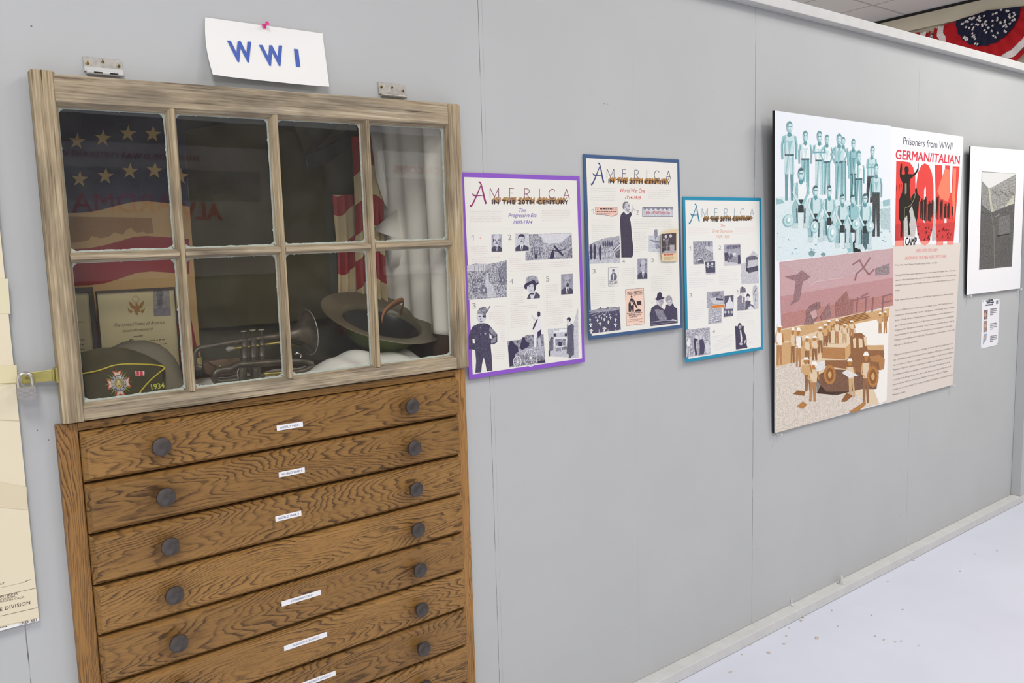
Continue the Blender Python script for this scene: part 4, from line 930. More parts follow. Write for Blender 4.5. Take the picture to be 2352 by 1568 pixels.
s.reset(); one(s, ZE, 243, 280, 1010, 942, NUM, 6); s.text(ZE, '2', (748, 992), (794, 990), 72, NUM, -.004); s.text(ZF, '3', (258, 336), (312, 332), 76, NUM, -.004); s.text(ZF, '4', (682, 985), (722, 982), 70, NUM, -.004); s.text(ZF, '5', (1118, 268), (1160, 264), 70, NUM, -.004)
s.reset(); s.poly(ZE, [(314, 852), (650, 845), (662, 1178), (500, 1190), (500, 1240), (318, 1250)], (150, 150, 170), .8)
s.poly(ZE, [(500, 850), (650, 846), (655, 1000), (520, 960)], (176, 176, 192), .3)
for k in range(6): s.stroke(ZE, [(525 + 22 * k, 855), (528 + 22 * k, 940)], 7, (70, 66, 92), L=4)
s.poly(ZE, [(520, 940), (655, 935), (656, 1045), (530, 985)], (206, 206, 214), .2, L=4); s.poly(ZE, [(390, 1170), (420, 1145), (480, 1150), (495, 1215), (400, 1225)], (80, 76, 100), .2, L=4); s.poly(ZE, [(388, 1165), (470, 1148), (478, 1160), (395, 1182)], (232, 230, 230), L=5)
s.poly(ZE, [(500, 1190), (696, 1182), (702, 1418), (515, 1424)], (236, 235, 231), L=6); s.poly(ZE, [(518, 1202), (690, 1192), (694, 1412), (532, 1420)], (72, 68, 98), .08, L=7)
for x in (568, 640): s.ell(ZE, x, 1240, 20, 28, (214, 212, 218), L=8); s.poly(ZE, [(x - 14, 1275), (x + 12, 1272), (x, 1312)], (226, 226, 230), L=8)
s.stroke(ZE, [(520, 1275), (600, 1265), (640, 1295), (680, 1280)], 8, (190, 188, 200), L=9); s.poly(ZE, [(530, 1395), (690, 1385), (694, 1412), (532, 1420)], (206, 206, 214), .4, L=8)
s.reset(); s.poly(ZE, [(836, 900), (1136, 890), (1136, 1262), (842, 1275)], (216, 202, 206)); s.poly(ZE, [(845, 912), (1122, 906), (1132, 1245), (850, 1192)], (168, 168, 184), .5)
s.poly(ZE, [(895, 925), (1118, 908), (1118, 970), (880, 990)], (92, 92, 124), .5); s.poly(ZE, [(850, 1200), (1132, 1230), (1132, 1250), (850, 1265)], (206, 206, 214), .1)
s.poly(ZE, [(848, 1050), (900, 1040), (930, 1100), (910, 1180), (860, 1190)], (66, 62, 90), .15); s.poly(ZE, [(960, 1055), (985, 1080), (1000, 1140), (940, 1170), (920, 1215), (905, 1210)], (88, 84, 112), .15); s.poly(ZE, [(1080, 1085), (1120, 1085), (1130, 1235), (1080, 1240)], (66, 62, 90), .1); s.poly(ZE, [(985, 1120), (1070, 1120), (1072, 1215), (930, 1200)], (130, 128, 150), .7); s.ell(ZE, 1020, 1070, 34, 26, (222, 220, 226), .1)
s.reset(); s.poly(ZE, [(1140, 1230), (1210, 1225), (1220, 1130), (1290, 1085), (1345, 1010), (1420, 1080), (1430, 1350), (1440, 1568), (1140, 1568)], (206, 206, 214), .3); s.poly(ZF, [(1195, -90), (1505, -90), (1508, 78), (1198, 95)], (204, 204, 212), .3)
s.poly(ZE, [(1225, 1130), (1300, 1105), (1360, 1095), (1420, 1125), (1418, 1165), (1260, 1180), (1240, 1340), (1225, 1350), (1215, 1260)], (82, 78, 104), .3); s.poly(ZE, [(1250, 1310), (1428, 1265), (1430, 1355), (1260, 1395)], (66, 62, 88), .15); s.ell(ZE, 1242, 1340, 20, 34, (60, 56, 80)); s.ell(ZE, 1352, 1104, 12, 12, (90, 86, 110))
s.rows(ZE, (248, 1302), (470, 1296), (246, 1450), 6, TQ, .08); s.rows(ZE, (246, 1494), (690, 1486), (246, 1566), 3, TQ, .05); s.rows(ZF, (262, 28), (720, 12), (262, 155), 4, TQ, .06); s.rows(ZE, (760, 1338), (1090, 1326), (760, 1560), 8, TQ, .05); s.rows(ZF, (800, 32), (1140, 18), (802, 112), 3, TQ, .05)
s.reset(); s.stroke(ZF, [(205, 215), (1090, 150)], 1.5, (220, 220, 218))
s.poly(ZF, [(572, 235), (888, 215), (868, 470), (572, 540)], (172, 172, 188), .55); s.poly(ZF, [(620, 260), (800, 235), (860, 330), (700, 330)], (120, 118, 142), .5); s.poly(ZF, [(630, 350), (740, 335), (868, 360), (866, 450), (690, 455)], (206, 206, 214), .2); s.poly(ZF, [(740, 340), (870, 360), (866, 390), (745, 385)], (78, 74, 100))
s.poly(ZF, [(605, 540), (845, 510), (838, 790), (604, 812)], (184, 184, 198), .55)
for a, b_ in (((640, 700), (830, 640)), ((620, 745), (760, 690)), ((700, 690), (720, 590)), ((610, 790), (700, 735)), ((730, 760), (830, 740))): s.stroke(ZF, [a, b_], 12, (226, 226, 232)); s.stroke(ZF, [(a[0], a[1] + 12), (b_[0], b_[1] + 12)], 6, (88, 84, 112))
s.poly(ZF, [(875, 300), (1055, 285), (1045, 672), (876, 690)], (236, 235, 231)); s.poly(ZF, [(888, 308), (1055, 296), (1045, 668), (878, 688)], (72, 68, 100), .2); s.poly(ZF, [(955, 400), (975, 330), (995, 320), (1010, 390), (1045, 430), (1040, 540), (900, 545), (915, 450)], (226, 226, 232), .06)
for x in (905, 965, 1020): s.ell(ZF, x, 600, 22, 26, (196, 196, 208), .4)
s.poly(ZF, [(662, 472), (893, 452), (893, 518), (668, 540)], (236, 235, 231)); s.poly(ZF, [(668, 482), (888, 460), (888, 512), (670, 532)], (214, 128, 60)); s.rows(ZF, (700, 506), (862, 492), (700, 507), 1, (120, 84, 60), 0, .002, L=9)
s.rows(ZF, (260, 412), (535, 394), (260, 735), 10, TQ, .06)
# group with a miner's helmet
s.reset(); s.poly(ZF, [(1128, 330), (1180, 295), (1262, 330), (1262, 570), (1125, 578)], (128, 126, 146), .3); s.poly(ZF, [(1210, 300), (1225, 300), (1222, 430), (1208, 430)], (226, 226, 230)); s.poly(ZF, [(1182, 240), (1250, 235), (1245, 300), (1215, 325), (1190, 295)], (220, 218, 224)); s.poly(ZF, [(1172, 235), (1180, 160), (1215, 138), (1268, 165), (1278, 245), (1190, 250), (1182, 290)], (84, 82, 106), .4)
s.poly(ZF, [(1270, 410), (1300, 385), (1365, 405), (1360, 470), (1280, 560), (1265, 560)], (76, 72, 98), .2); s.poly(ZF, [(1290, 310), (1340, 305), (1338, 370), (1312, 395), (1292, 360)], (216, 214, 220)); s.poly(ZF, [(1285, 330), (1295, 275), (1318, 262), (1345, 290), (1348, 330), (1320, 305)], INK)
s.poly(ZF, [(1400, 250), (1410, 140), (1445, 105), (1480, 130), (1505, 240), (1502, 540), (1440, 545), (1420, 460)], (206, 206, 214), .3); s.stroke(ZF, [(1415, 275), (1470, 160)], 10, INK); s.stroke(ZF, [(1420, 280), (1460, 300), (1440, 410)], 8, (90, 86, 110)); s.poly(ZF, [(1285, 552), (1310, 490), (1355, 452), (1405, 470), (1440, 540)], (104, 102, 124), .1); s.poly(ZF, [(1310, 552), (1335, 505), (1365, 485), (1405, 510), (1420, 542)], (226, 226, 232))
s.rows(ZF, (1118, 622), (1430, 602), (1118, 755), 5, TQ, .05); s.rows(ZF, (1268, 768), (1430, 756), (1320, 1165), 12, TQ, .1)
s.reset(); s.poly(ZF, [(195, 920), (628, 872), (640, 1360), (200, 1415)], (186, 186, 200), .8)
s.poly(ZF, [(335, 1080), (370, 1060), (415, 1095), (380, 1120), (385, 1250), (405, 1368), (370, 1380), (350, 1250)], (66, 62, 88)); s.poly(ZF, [(440, 1105), (490, 1085), (520, 1120), (540, 1230), (520, 1360), (440, 1368), (450, 1240)], (76, 72, 98)); s.poly(ZF, [(210, 1150), (255, 1060), (285, 1150), (270, 1220), (225, 1220)], (232, 230, 232)); s.ell(ZF, 465, 1050, 28, 32, (206, 206, 214)); s.ell(ZF, 390, 1048, 32, 34, (216, 216, 222)); s.poly(ZF, [(540, 1180), (600, 1120), (628, 1200), (620, 1330), (560, 1340)], (216, 216, 224), .1)
s.poly(ZF, [(1085, 850), (1130, 858), (1140, 815), (1170, 790), (1198, 820), (1205, 850), (1245, 850), (1240, 920), (1270, 1000), (1292, 1090), (1290, 1180), (1308, 1242), (1100, 1275), (1092, 1050)], INK, .05); s.poly(ZF, [(1145, 845), (1165, 835), (1198, 840), (1195, 890), (1165, 918), (1148, 890)], (176, 174, 186), .3); s.poly(ZF, [(1170, 925), (1190, 925), (1212, 1060), (1210, 1140), (1185, 1140), (1180, 1040)], (226, 226, 230)); s.ell(ZF, 1190, 1172, 30, 24, (196, 194, 204)); s.poly(ZF, [(1262, 1100), (1278, 1100), (1262, 1170), (1245, 1150)], (206, 204, 212))
s.rows(ZF, (685, 1040), (1040, 1000), (690, 1285), 10, TQ, .06, last=.5)
s.build('printed_sheet', tt)

# ================================================================ prisoners-of-war panel
ZG, ZH, ZI, ZJ = Crop(1760, 240, 4.357), Crop(2030, 280, 4.9), Crop(1760, 560, 3.483), Crop(2030, 560, 4.125)
pw = thing('exhibit_board', 'large printed panel on German and Italian prisoners of war, leaning off the wall', 'panel', (3.45, 0, .766))
s = Sheet(.0185, -.0398, 7e-5)
cor = [s.p(ZG(85, 60)), s.p(ZH(895, 165)), s.p(ZJ(650, 1335)), s.p(ZI(65, 1515))]
bd = MB(); yy = lambda z: .0185 - .0398 * z
fr = [(x, yy(z) + .0002, z) for x, z in cor]
bd.hexa([fr[3], fr[2], fr[1], fr[0]] + [(x, y + .010, z) for x, y, z in (fr[3], fr[2], fr[1], fr[0])])
bd.build('foam_board', M_BLACK, pw)
s.flat(cor, (243, 244, 250), 0, 0)
s.reset()
s.flat([s.p(ZH(100, 1388)), s.p(ZH(862, 1360)), s.p(ZJ(652, 1335)), s.p(ZJ(18, 1512)), s.p(ZJ(40, 800))], (226, 216, 208), 0, 1)
# -- group of shirtless labourers, printed in cyan
CY = {0: (244, 250, 252), 1: (206, 230, 234), 2: (150, 200, 206), 3: (96, 156, 164), 4: (44, 92, 102), 5: (14, 34, 42)}
s.poly(ZG, [(86, 62), (1250, 216), (1240, 955), (92, 930)], (238, 243, 250), 0, 1.2)
s.poly(ZG, [(92, 935), (190, 920), (600, 950), (1000, 960), (1240, 965), (1265, 1435), (1000, 1470), (500, 1525), (95, 1565)], (226, 242, 246), .16, 1.4)
s.poly(ZG, [(95, 935), (160, 950), (185, 985), (96, 1000)], CY[2], .3, 1.6); s.poly(ZG, [(1165, 960), (1240, 945), (1240, 1010), (1170, 1020)], CY[2], .3, 1.6); s.poly(ZG, [(1120, 1050), (1240, 1030), (1240, 1260), (1150, 1240)], (190, 222, 226), .5, 1.6)
rr_ = random.Random(5)
for _ in range(40):
    x, y = rr_.uniform(100, 1240), rr_.uniform(1230, 1500); s.ell(ZG, x, y, rr_.uniform(4, 14), rr_.uniform(2, 6), CY[rr_.choice((2, 3))], 0, 8, L=1.8)
s.ell(ZG, 455, 1490, 32, 30, CY[3], .5, L=2); s.ell(ZG, 570, 1500, 24, 20, CY[3], .5, L=2)
def man(cx, yt, ys, yw, yf, hw, shirt=1, pants=2, arms='down', lean=0.0, short=False):
    L0 = s.L
    hh = (ys - yt) * .44; hr = hw * .40
    lx = lambda y: cx + lean * (y - yt)
    yk = yw + (yf - yw) * (.42 if short else 1)
    for sd in (-1, 1):      # legs
        a = lx(yw) + sd * hw * .06; bx = lx(yf) + sd * hw * .36
        if short: s.poly(ZG, [(a, yw), (lx(yw) + sd * hw * .62, yw), (bx + sd * hw * .22, yf), (bx - sd * hw * .12, yf)], CY[3], .2)
        s.poly(ZG, [(lx(yw) - sd * hw * .05, yw - 8), (lx(yw) + sd * hw * .64, yw - 8), (lx(yk) + sd * hw * .74 if short else bx + sd * hw * .3, yk), (lx(yk) + sd * hw * .08 if short else bx - sd * hw * .18, yk)], CY[pants], .22)
        s.poly(ZG, [(lx(yw) + sd * hw * (.3 if sd > 0 else .02), yw), (lx(yw) + sd * hw * (.62 if sd > 0 else .2), yw), (bx + sd * hw * .22, yk), (bx + sd * hw * .05, yk)], CY[min(5, pants + 1)], .2)
    s.poly(ZG, [(lx(ys) - hw * .86, ys + 16), (lx(ys) - hw * .35, ys), (lx(ys) + hw * .35, ys), (lx(ys) + hw * .86, ys + 16), (lx(yw) + hw * .64, yw), (lx(yw) - hw * .64, yw)], CY[shirt], .12)
    s.poly(ZG, [(lx(ys) - hw * .86, ys + 16), (lx(ys) - hw * .5, ys + 5), (lx(yw) - hw * .42, yw), (lx(yw) - hw * .64, yw)], CY[min(4, shirt + 1)], .2)
    ym = ys + (yw - ys) * .34
    s.poly(ZG, [(lx(ym) - hw * .48, ym), (lx(ym) - hw * .05, ym - 6), (lx(ym), ym + 14), (lx(ym) + hw * .1, ym - 6), (lx(ym) + hw * .5, ym - 2), (lx(ym) + hw * .3, ym + 16), (lx(ym) + hw * .04, yw - 10), (lx(ym) - hw * .06, yw - 10), (lx(ym) - hw * .2, ym + 16)], CY[min(4, shirt + 1)], .1)
    s.rect(ZG, lx(yw) - hw * .64, yw - 8, lx(yw) + hw * .64, yw + 8, CY[4], .2)
    for sd in (-1, 1):      # arms
        sh = (lx(ys) + sd * hw * .82, ys + 22)
        if arms == 'fold': P_ = [sh, (lx(ys) + sd * hw * .95, (ys + yw) * .5 + 6), (lx(ys) - sd * hw * .35, (ys + yw) * .5 + 2)]
        elif arms == 'hip': P_ = [sh, (lx(ys) + sd * hw * 1.35, (ys + yw) * .5), (lx(yw) + sd * hw * .62, yw + 8)]
        else: P_ = [sh, (lx(ys) + sd * hw * 1.02, (ys + yw) * .5), (lx(yw) + sd * hw * .98, yw + 38)]
        s.stroke(ZG, P_, hw * .27, CY[2])
        s.stroke(ZG, [(x - sd * hw * .09, y + 2) for x, y in P_], hw * .08, CY[3])
    s.poly(ZG, [(lx(ys) - hr * .5, ys - 20), (lx(ys) + hr * .5, ys - 20), (lx(ys) + hr * .8, ys + 10), (lx(ys), ys + 26), (lx(ys) - hr * .8, ys + 10)], CY[3], .1)
    s.ell(ZG, cx, yt + hh, hr, hh, CY[2], .1); s.ell(ZG, cx + hr * .2, yt + hh * 1.05, hr * .62, hh * .72, CY[1])
    s.poly(ZG, [(cx - hr * 1.02, yt + hh), (cx - hr * .98, yt + hh * .55), (cx - hr * .7, yt + hh * .18), (cx - hr * .2, yt - 2), (cx + hr * .3, yt - 1), (cx + hr * .75, yt + hh * .2), (cx + hr, yt + hh * .6), (cx + hr * .98, yt + hh * .85), (cx + hr * .7, yt + hh * .5), (cx, yt + hh * .42), (cx - hr * .6, yt + hh * .55)], CY[3], .2)
    s.rect(ZG, cx - hr * .55, yt + hh * .88, cx - hr * .1, yt + hh * 1.0, CY[4]); s.rect(ZG, cx + hr * .25, yt + hh * .88, cx + hr * .65, yt + hh * 1.0, CY[4]); s.rect(ZG, cx - hr * .2, yt + hh * 1.45, cx + hr * .4, yt + hh * 1.52, CY[3])
    s.L = L0 + .6
s.L = 3
man(230, 168, 300, 505, 960, 72, 1, 1, short=True); man(390, 262, 385, 548, 900, 62, 0, 2); man(530, 265, 390, 560, 900, 62, 0, 1, 'fold'); man(606, 302, 410, 575, 900, 50, 0, 2, 'hip')
man(870, 342, 455, 700, 960, 46, 2, 3); man(768, 325, 420, 570, 960, 50, 0, 2); man(728, 292, 415, 580, 950, 62, 1, 2, 'hip'); man(925, 460, 590, 745, 1000, 54, 0, 2); man(1062, 415, 530, 720, 980, 50, 1, 5, 'fold', -.06); man(1098, 590, 720, 885, 1320, 54, 1, 5, 'down')
def sitter(cx, yt, ys, yw, hw, shirt=1, hat=None, kneel=False):
    L0 = s.L
    for sd in (-1, 1):
        s.poly(ZG, [(cx + sd * hw * .1, yw - 12), (cx + sd * hw * .7, yw - 6), (cx + sd * hw * 1.25, yw + 70), (cx + sd * hw * 1.05, yw + 240), (cx + sd * hw * .45, yw + 240), (cx + sd * hw * .5, yw + 100)], CY[2 if sd < 0 else 1], .3)
        s.poly(ZG, [(cx + sd * hw * .45, yw + 90), (cx + sd * hw * .65, yw + 90), (cx + sd * hw * .6, yw + 235), (cx + sd * hw * .4, yw + 235)], CY[4], .2)
        s.poly(ZG, [(cx + sd * hw * .35, yw + 236), (cx + sd * hw * 1.05, yw + 236), (cx + sd * hw * 1.15, yw + 285), (cx + sd * hw * .4, yw + 285)], CY[1], .3)
    s.poly(ZG, [(cx - hw * .3, yw - 10), (cx + hw * .3, yw - 10), (cx + hw * .4, yw + 130), (cx - hw * .4, yw + 130)], CY[5], .1)
    s.poly(ZG, [(cx - hw * .88, ys + 18), (cx - hw * .3, ys), (cx + hw * .3, ys), (cx + hw * .88, ys + 18), (cx + hw * .6, yw), (cx - hw * .6, yw)], CY[shirt], .12)
    s.poly(ZG, [(cx - hw * .88, ys + 18), (cx - hw * .4, ys + 8), (cx - hw * .38, yw), (cx - hw * .6, yw)], CY[min(4, shirt + 2)], .2)
    s.stroke(ZG, [(cx - hw * .82, ys + 26), (cx - hw * 1.02, (ys + yw) / 2 + 20), (cx - hw * .2, yw + 50)], hw * .3, CY[1]); s.stroke(ZG, [(cx + hw * .82, ys + 26), (cx + hw * 1.02, (ys + yw) / 2 + 20), (cx + hw * .2, yw + 50)], hw * .3, CY[2])
    hh = (ys - yt) * .46; hr = hw * .42
    s.poly(ZG, [(cx - hr * .5, ys - 22), (cx + hr * .5, ys - 22), (cx + hr * .7, ys + 12), (cx, ys + 34), (cx - hr * .7, ys + 12)], CY[3]); s.ell(ZG, cx, yt + hh, hr, hh, CY[2], .1); s.ell(ZG, cx + hr * .2, yt + hh * 1.08, hr * .66, hh * .7, CY[1])
    s.poly(ZG, [(cx - hr, yt + hh), (cx - hr * .8, yt + hh * .3), (cx, yt - 2), (cx + hr * .9, yt + hh * .3), (cx + hr * .4, yt + hh * .5), (cx - hr * .6, yt + hh * .6)], CY[4], .2); s.rect(ZG, cx - hr * .5, yt + hh * .92, cx + hr * .6, yt + hh * 1.02, CY[4])
    if hat: s.ell(ZG, hat[0], hat[1], hat[2], hat[3], CY[2], .1, rot=.1); s.ell(ZG, hat[0] + 4, hat[1] - 4, hat[2] * .86, hat[3] * .86, CY[1], .1); s.ell(ZG, hat[0] - 2, hat[1], hat[2] * .45, hat[3] * .5, CY[2], .1); s.ell(ZG, hat[0] + 4, hat[1] - 8, hat[2] * .3, hat[3] * .34, CY[0])
    s.L = L0 + .5
s.L = 8
sitter(345, 630, 770, 950, 74, 0, (218, 1162, 54, 64)); sitter(490, 808, 925, 1090, 66, 1, (478, 1225, 42, 62)); sitter(628, 802, 935, 1075, 56, 1, (655, 1285, 44, 92)); sitter(760, 892, 1000, 1150, 62, 1); sitter(862, 900, 1000, 1150, 56, 2, (895, 1200, 44, 58)); sitter(985, 888, 1000, 1160, 62, 1, (1035, 1222, 38, 60))
s.poly(ZG, [(800, 1180), (840, 1210), (870, 1470), (820, 1480), (780, 1300)], CY[2], .3); s.poly(ZG, [(865, 1380), (905, 1330), (925, 1400), (945, 1470), (870, 1480)], CY[5]); s.poly(ZG, [(960, 1300), (1000, 1260), (1045, 1400), (990, 1455), (965, 1400)], CY[4], .2)
# -- torn pink strip with tents and a bent tree
s.reset(12)
PKP = (206, 166, 170)
s.poly(ZI, [(105, 145), (1015, 35), (1015, 490), (560, 590), (120, 680)], PKP, .10)
s.poly(ZI, [(112, 420), (1015, 270), (1015, 490), (560, 590), (120, 680)], (196, 144, 146), .12)
s.poly(ZI, [(120, 560), (560, 480), (1015, 400), (1015, 490), (560, 592), (122, 680)], (190, 126, 118), .2)
s.poly(ZI, [(110, 150), (1010, 42), (980, 190), (560, 280), (350, 330)], (206, 172, 176), .22)
TRK = (150, 106, 112)
s.poly(ZI, [(145, 262), (250, 240), (280, 208), (330, 245), (352, 262), (320, 290), (290, 300), (275, 400), (262, 455), (180, 495), (215, 440), (235, 300)], TRK, .25)
s.stroke(ZI, [(690, 165), (745, 130), (775, 190), (720, 240), (708, 290)], 12, TRK); s.stroke(ZI, [(775, 190), (830, 110)], 12, TRK); s.stroke(ZI, [(775, 190), (820, 245), (860, 205)], 12, TRK); s.poly(ZI, [(870, 195), (985, 155), (985, 240), (872, 252)], (140, 112, 118), .5)
s.stroke(ZI, [(340, 340), (400, 300), (620, 270)], 6, (222, 190, 192)); s.stroke(ZI, [(350, 362), (620, 320)], 4, (222, 190, 192))
s.poly(ZI, [(550, 470), (640, 375), (660, 440), (700, 440), (690, 560), (555, 585)], (160, 92, 84), .3)
for x in (720, 790, 845, 925): s.stroke(ZI, [(x, 540), (x + 10, 430)], 10, TRK)
s.stroke(ZI, [(700, 450), (820, 420)], 8, TRK); s.stroke(ZI, [(925, 420), (1000, 400)], 8, TRK); s.stroke(ZI, [(920, 470), (1000, 455)], 7, TRK); s.stroke(ZI, [(760, 420), (810, 395)], 8, TRK)
s.poly(ZI, [(320, 580), (315, 545), (345, 495), (400, 465), (428, 465), (432, 510), (400, 530), (410, 590), (370, 640), (300, 645)], (140, 92, 92), .3); s.poly(ZI, [(345, 545), (395, 525), (405, 580), (370, 600)], (206, 166, 164)); s.poly(ZI, [(430, 580), (500, 470), (520, 580), (440, 610)], (150, 98, 96), .3)
# -- sepia picture of a truck and farm hands
SE = {0: (250, 246, 240), 1: (232, 208, 176), 2: (214, 170, 116), 3: (184, 126, 66), 4: (146, 92, 40), 5: (116, 70, 30)}
s.L = 13
s.poly(ZI, [(80, 690), (120, 678), (560, 590), (985, 505), (955, 1262), (66, 1515)], SE[1], .05); s.poly(ZI, [(80, 720), (120, 690), (560, 600), (985, 515), (980, 590), (700, 640), (400, 700), (82, 800)], SE[2], .12)
s.poly(ZI, [(82, 800), (300, 770), (430, 740), (430, 880), (200, 950), (80, 980)], SE[2], .1); s.poly(ZI, [(700, 640), (980, 585), (960, 1255), (900, 1275), (760, 900)], SE[0], .05)
s.poly(ZI, [(75, 990), (260, 940), (480, 1180), (700, 1180), (830, 1290), (68, 1512)], (240, 226, 208), .5)
for k in range(5): s.stroke(ZI, [(520 + 20 * k, 660 - 16 * k), (830 - 10 * k, 590 - 10 * k)], 7, SE[4])
for k in range(70):
    x, y = rr_.uniform(90, 700), rr_.uniform(1190, 1440)
    if y < 1500 - (x - 66) * .27: s.ell(ZI, x, y, rr_.uniform(4, 11), rr_.uniform(3, 6), SE[rr_.choice((2, 3))], 0, 7, L=16)
s.L = 17
s.poly(ZI, [(390, 1060), (500, 1000), (900, 1020), (880, 1160), (760, 1160), (560, 1210), (400, 1195)], SE[5], .15)
s.poly(ZI, [(440, 830), (500, 795), (672, 800), (672, 880), (630, 925), (440, 912)], SE[3], .1); s.poly(ZI, [(445, 825), (500, 797), (668, 800), (630, 830)], SE[1]); s.poly(ZI, [(628, 832), (672, 800), (672, 885), (630, 925)], SE[2])
s.poly(ZI, [(670, 740), (700, 715), (760, 712), (795, 745), (800, 810), (930, 812), (942, 880), (925, 1000), (800, 1040), (640, 1000), (470, 975), (470, 930), (640, 930), (672, 880)], SE[4], .1)
s.poly(ZI, [(690, 760), (715, 748), (715, 830), (695, 830)], SE[1]); s.poly(ZI, [(735, 752), (765, 760), (770, 825), (738, 830)], SE[1]); s.poly(ZI, [(775, 740), (800, 745), (805, 808), (785, 820)], SE[1])
s.poly(ZI, [(800, 812), (935, 808), (940, 850), (810, 850)], SE[2], .1); s.poly(ZI, [(820, 900), (900, 885), (945, 920), (940, 1000), (905, 1010), (895, 945), (840, 940)], SE[3], .1)
for cx, cy, rx, ry in ((505, 1045, 48, 78), (850, 1060, 46, 85)):
    s.ell(ZI, cx, cy, rx, ry, SE[3], n=24); s.ell(ZI, cx, cy, rx * .66, ry * .7, SE[4], n=20); s.ell(ZI, cx, cy, rx * .3, ry * .32, SE[2], n=14)
def hand(cx, yt, yf, hw, top=0, leg=4, bend=0.0):
    L0 = s.L; h = yf - yt
    X = lambda y: cx + bend * (yf - y) / h
    s.poly(ZI, [(X(yt + h * .5) - hw * .7, yt + h * .48), (X(yt + h * .5) + hw * .7, yt + h * .48), (cx + hw * .8, yf), (cx + hw * .25, yf), (cx, yt + h * .62), (cx - hw * .25, yf), (cx - hw * .8, yf)], SE[leg], .15)
    s.poly(ZI, [(X(yt + h * .2) - hw, yt + h * .22), (X(yt + h * .2) + hw, yt + h * .22), (X(yt + h * .5) + hw * .75, yt + h * .52), (X(yt + h * .5) - hw * .75, yt + h * .52)], SE[top], .12)
    s.stroke(ZI, [(X(yt + h * .2) - hw * .9, yt + h * .24), (X(yt + h * .4) - hw * 1.25, yt + h * .42), (X(yt + h * .5) - hw * .3, yt + h * .5)], hw * .4, SE[2]); s.stroke(ZI, [(X(yt + h * .2) + hw * .9, yt + h * .24), (X(yt + h * .45) + hw * 1.2, yt + h * .45)], hw * .4, SE[3])
    s.ell(ZI, X(yt), yt + h * .11, hw * .52, h * .09, SE[3]); s.poly(ZI, [(X(yt) - hw * .8, yt + h * .08), (X(yt) - hw * .4, yt), (X(yt) + hw * .4, yt), (X(yt) + hw * .8, yt + h * .08)], SE[0])
    s.L = L0 + .3
s.L = 20
for a in ((102, 640, 965, 26, 0, 3), (210, 668, 950, 20, 1, 4), (255, 668, 985, 24, 0, 3), (325, 735, 960, 24, 1, 4), (385, 735, 930, 26, 1, 4), (430, 660, 870, 24, 1, 4), (470, 640, 820, 22, 2, 4), (498, 608, 790, 20, 2, 4), (562, 600, 795, 18, 1, 3), (625, 640, 790, 20, 1, 2), (680, 612, 740, 22, 1, 3), (908, 545, 715, 15, 2, 3), (950, 535, 715, 16, 3, 3)): hand(*a)
s.L = 23
hand(335, 905, 1180, 32, 2, 4, -20); hand(368, 940, 1260, 34, 1, 3, 12); hand(685, 915, 1225, 30, 1, 2, -20); hand(795, 860, 1270, 30, 1, 4)
s.poly(ZI, [(670, 1335), (760, 1275), (790, 1245), (795, 1280), (740, 1335), (660, 1350)], SE[3]); s.poly(ZI, [(210, 1200), (250, 1170), (310, 1180), (300, 1215)], SE[4]); s.poly(ZI, [(240, 1300), (290, 1258), (325, 1285), (290, 1318)], SE[3]); s.poly(ZI, [(595, 1260), (640, 1190), (690, 1215), (630, 1262)], SE[4])
s.poly(ZI, [(380, 960), (420, 935), (470, 940), (465, 1000), (400, 1020)], SE[0], .4); s.poly(ZI, [(600, 1030), (640, 1005), (735, 1050), (660, 1070)], SE[0], .4)
# -- title block
s.reset(2)
s.text(ZH, 'Prisoners from WWII', (217, 252), (768, 313), 88, (58, 56, 70), -.004, L=3)
s.text(ZH, 'GERMAN/ITALIAN', (132, 415), (850, 476), 108, (226, 60, 80), .018, L=3)
RED = (234, 70, 68)
def letter(pts): s.poly(ZH, pts, RED, 0, 4)
# P, O and W as tall block letters
pL, pR, pt, pb = 134, 355, 440, 1400
letter([(140, 440), (230, 445), (225, 700), (230, 790), (228, 1395), (124, 1400)])
letter([(228, 445), (290, 455), (330, 510), (352, 600), (356, 730), (340, 860), (300, 930), (228, 975), (228, 818), (250, 800), (258, 760), (258, 710), (248, 688), (228, 690)])
oc = [(462, 465), (505, 490), (540, 570), (558, 700), (560, 900), (556, 1100), (538, 1250), (505, 1350), (462, 1390)]
letter(oc + [(456, 1140), (468, 1120), (474, 760), (470, 722)]); letter([(462, 465), (420, 490), (385, 570), (366, 700), (360, 900), (360, 1100), (378, 1250), (415, 1350), (462, 1390), (456, 1140), (446, 1120), (454, 760), (470, 722)])
letter([(575, 480), (655, 486), (664, 800), (680, 800), (690, 488), (740, 492), (748, 800), (762, 800), (775, 498), (852, 500), (782, 1380), (715, 1380), (705, 1080), (694, 1066), (684, 1080), (665, 1385), (594, 1388)])
s.poly(ZH, [(690, 520), (738, 540), (748, 800), (720, 900), (640, 860), (600, 780)], (244, 132, 104), 0, 4.3); s.poly(ZH, [(786, 520), (815, 520), (800, 900), (790, 1100), (768, 860)], (246, 140, 108), 0, 4.3)
s.poly(ZH, [(130, 1150), (225, 1140), (225, 1330), (126, 1335)], (206, 34, 40), .1, 4.3); s.poly(ZH, [(362, 1130), (555, 1140), (538, 1250), (505, 1330), (415, 1340), (378, 1250)], (212, 36, 42), .1, 4.3); s.poly(ZH, [(582, 1150), (798, 1120), (784, 1340), (596, 1345)], (212, 34, 40), .12, 4.3)
for q in ([(126, 1335), (222, 1330), (220, 1395), (124, 1400)], [(396, 1340), (520, 1340), (490, 1375), (462, 1390), (430, 1375)], [(594, 1345), (664, 1342), (664, 1385), (594, 1388)], [(718, 1342), (784, 1338), (782, 1380), (716, 1382)]): s.poly(ZH, q, (244, 150, 138), 0, 4.5)
BLK = (26, 22, 24)
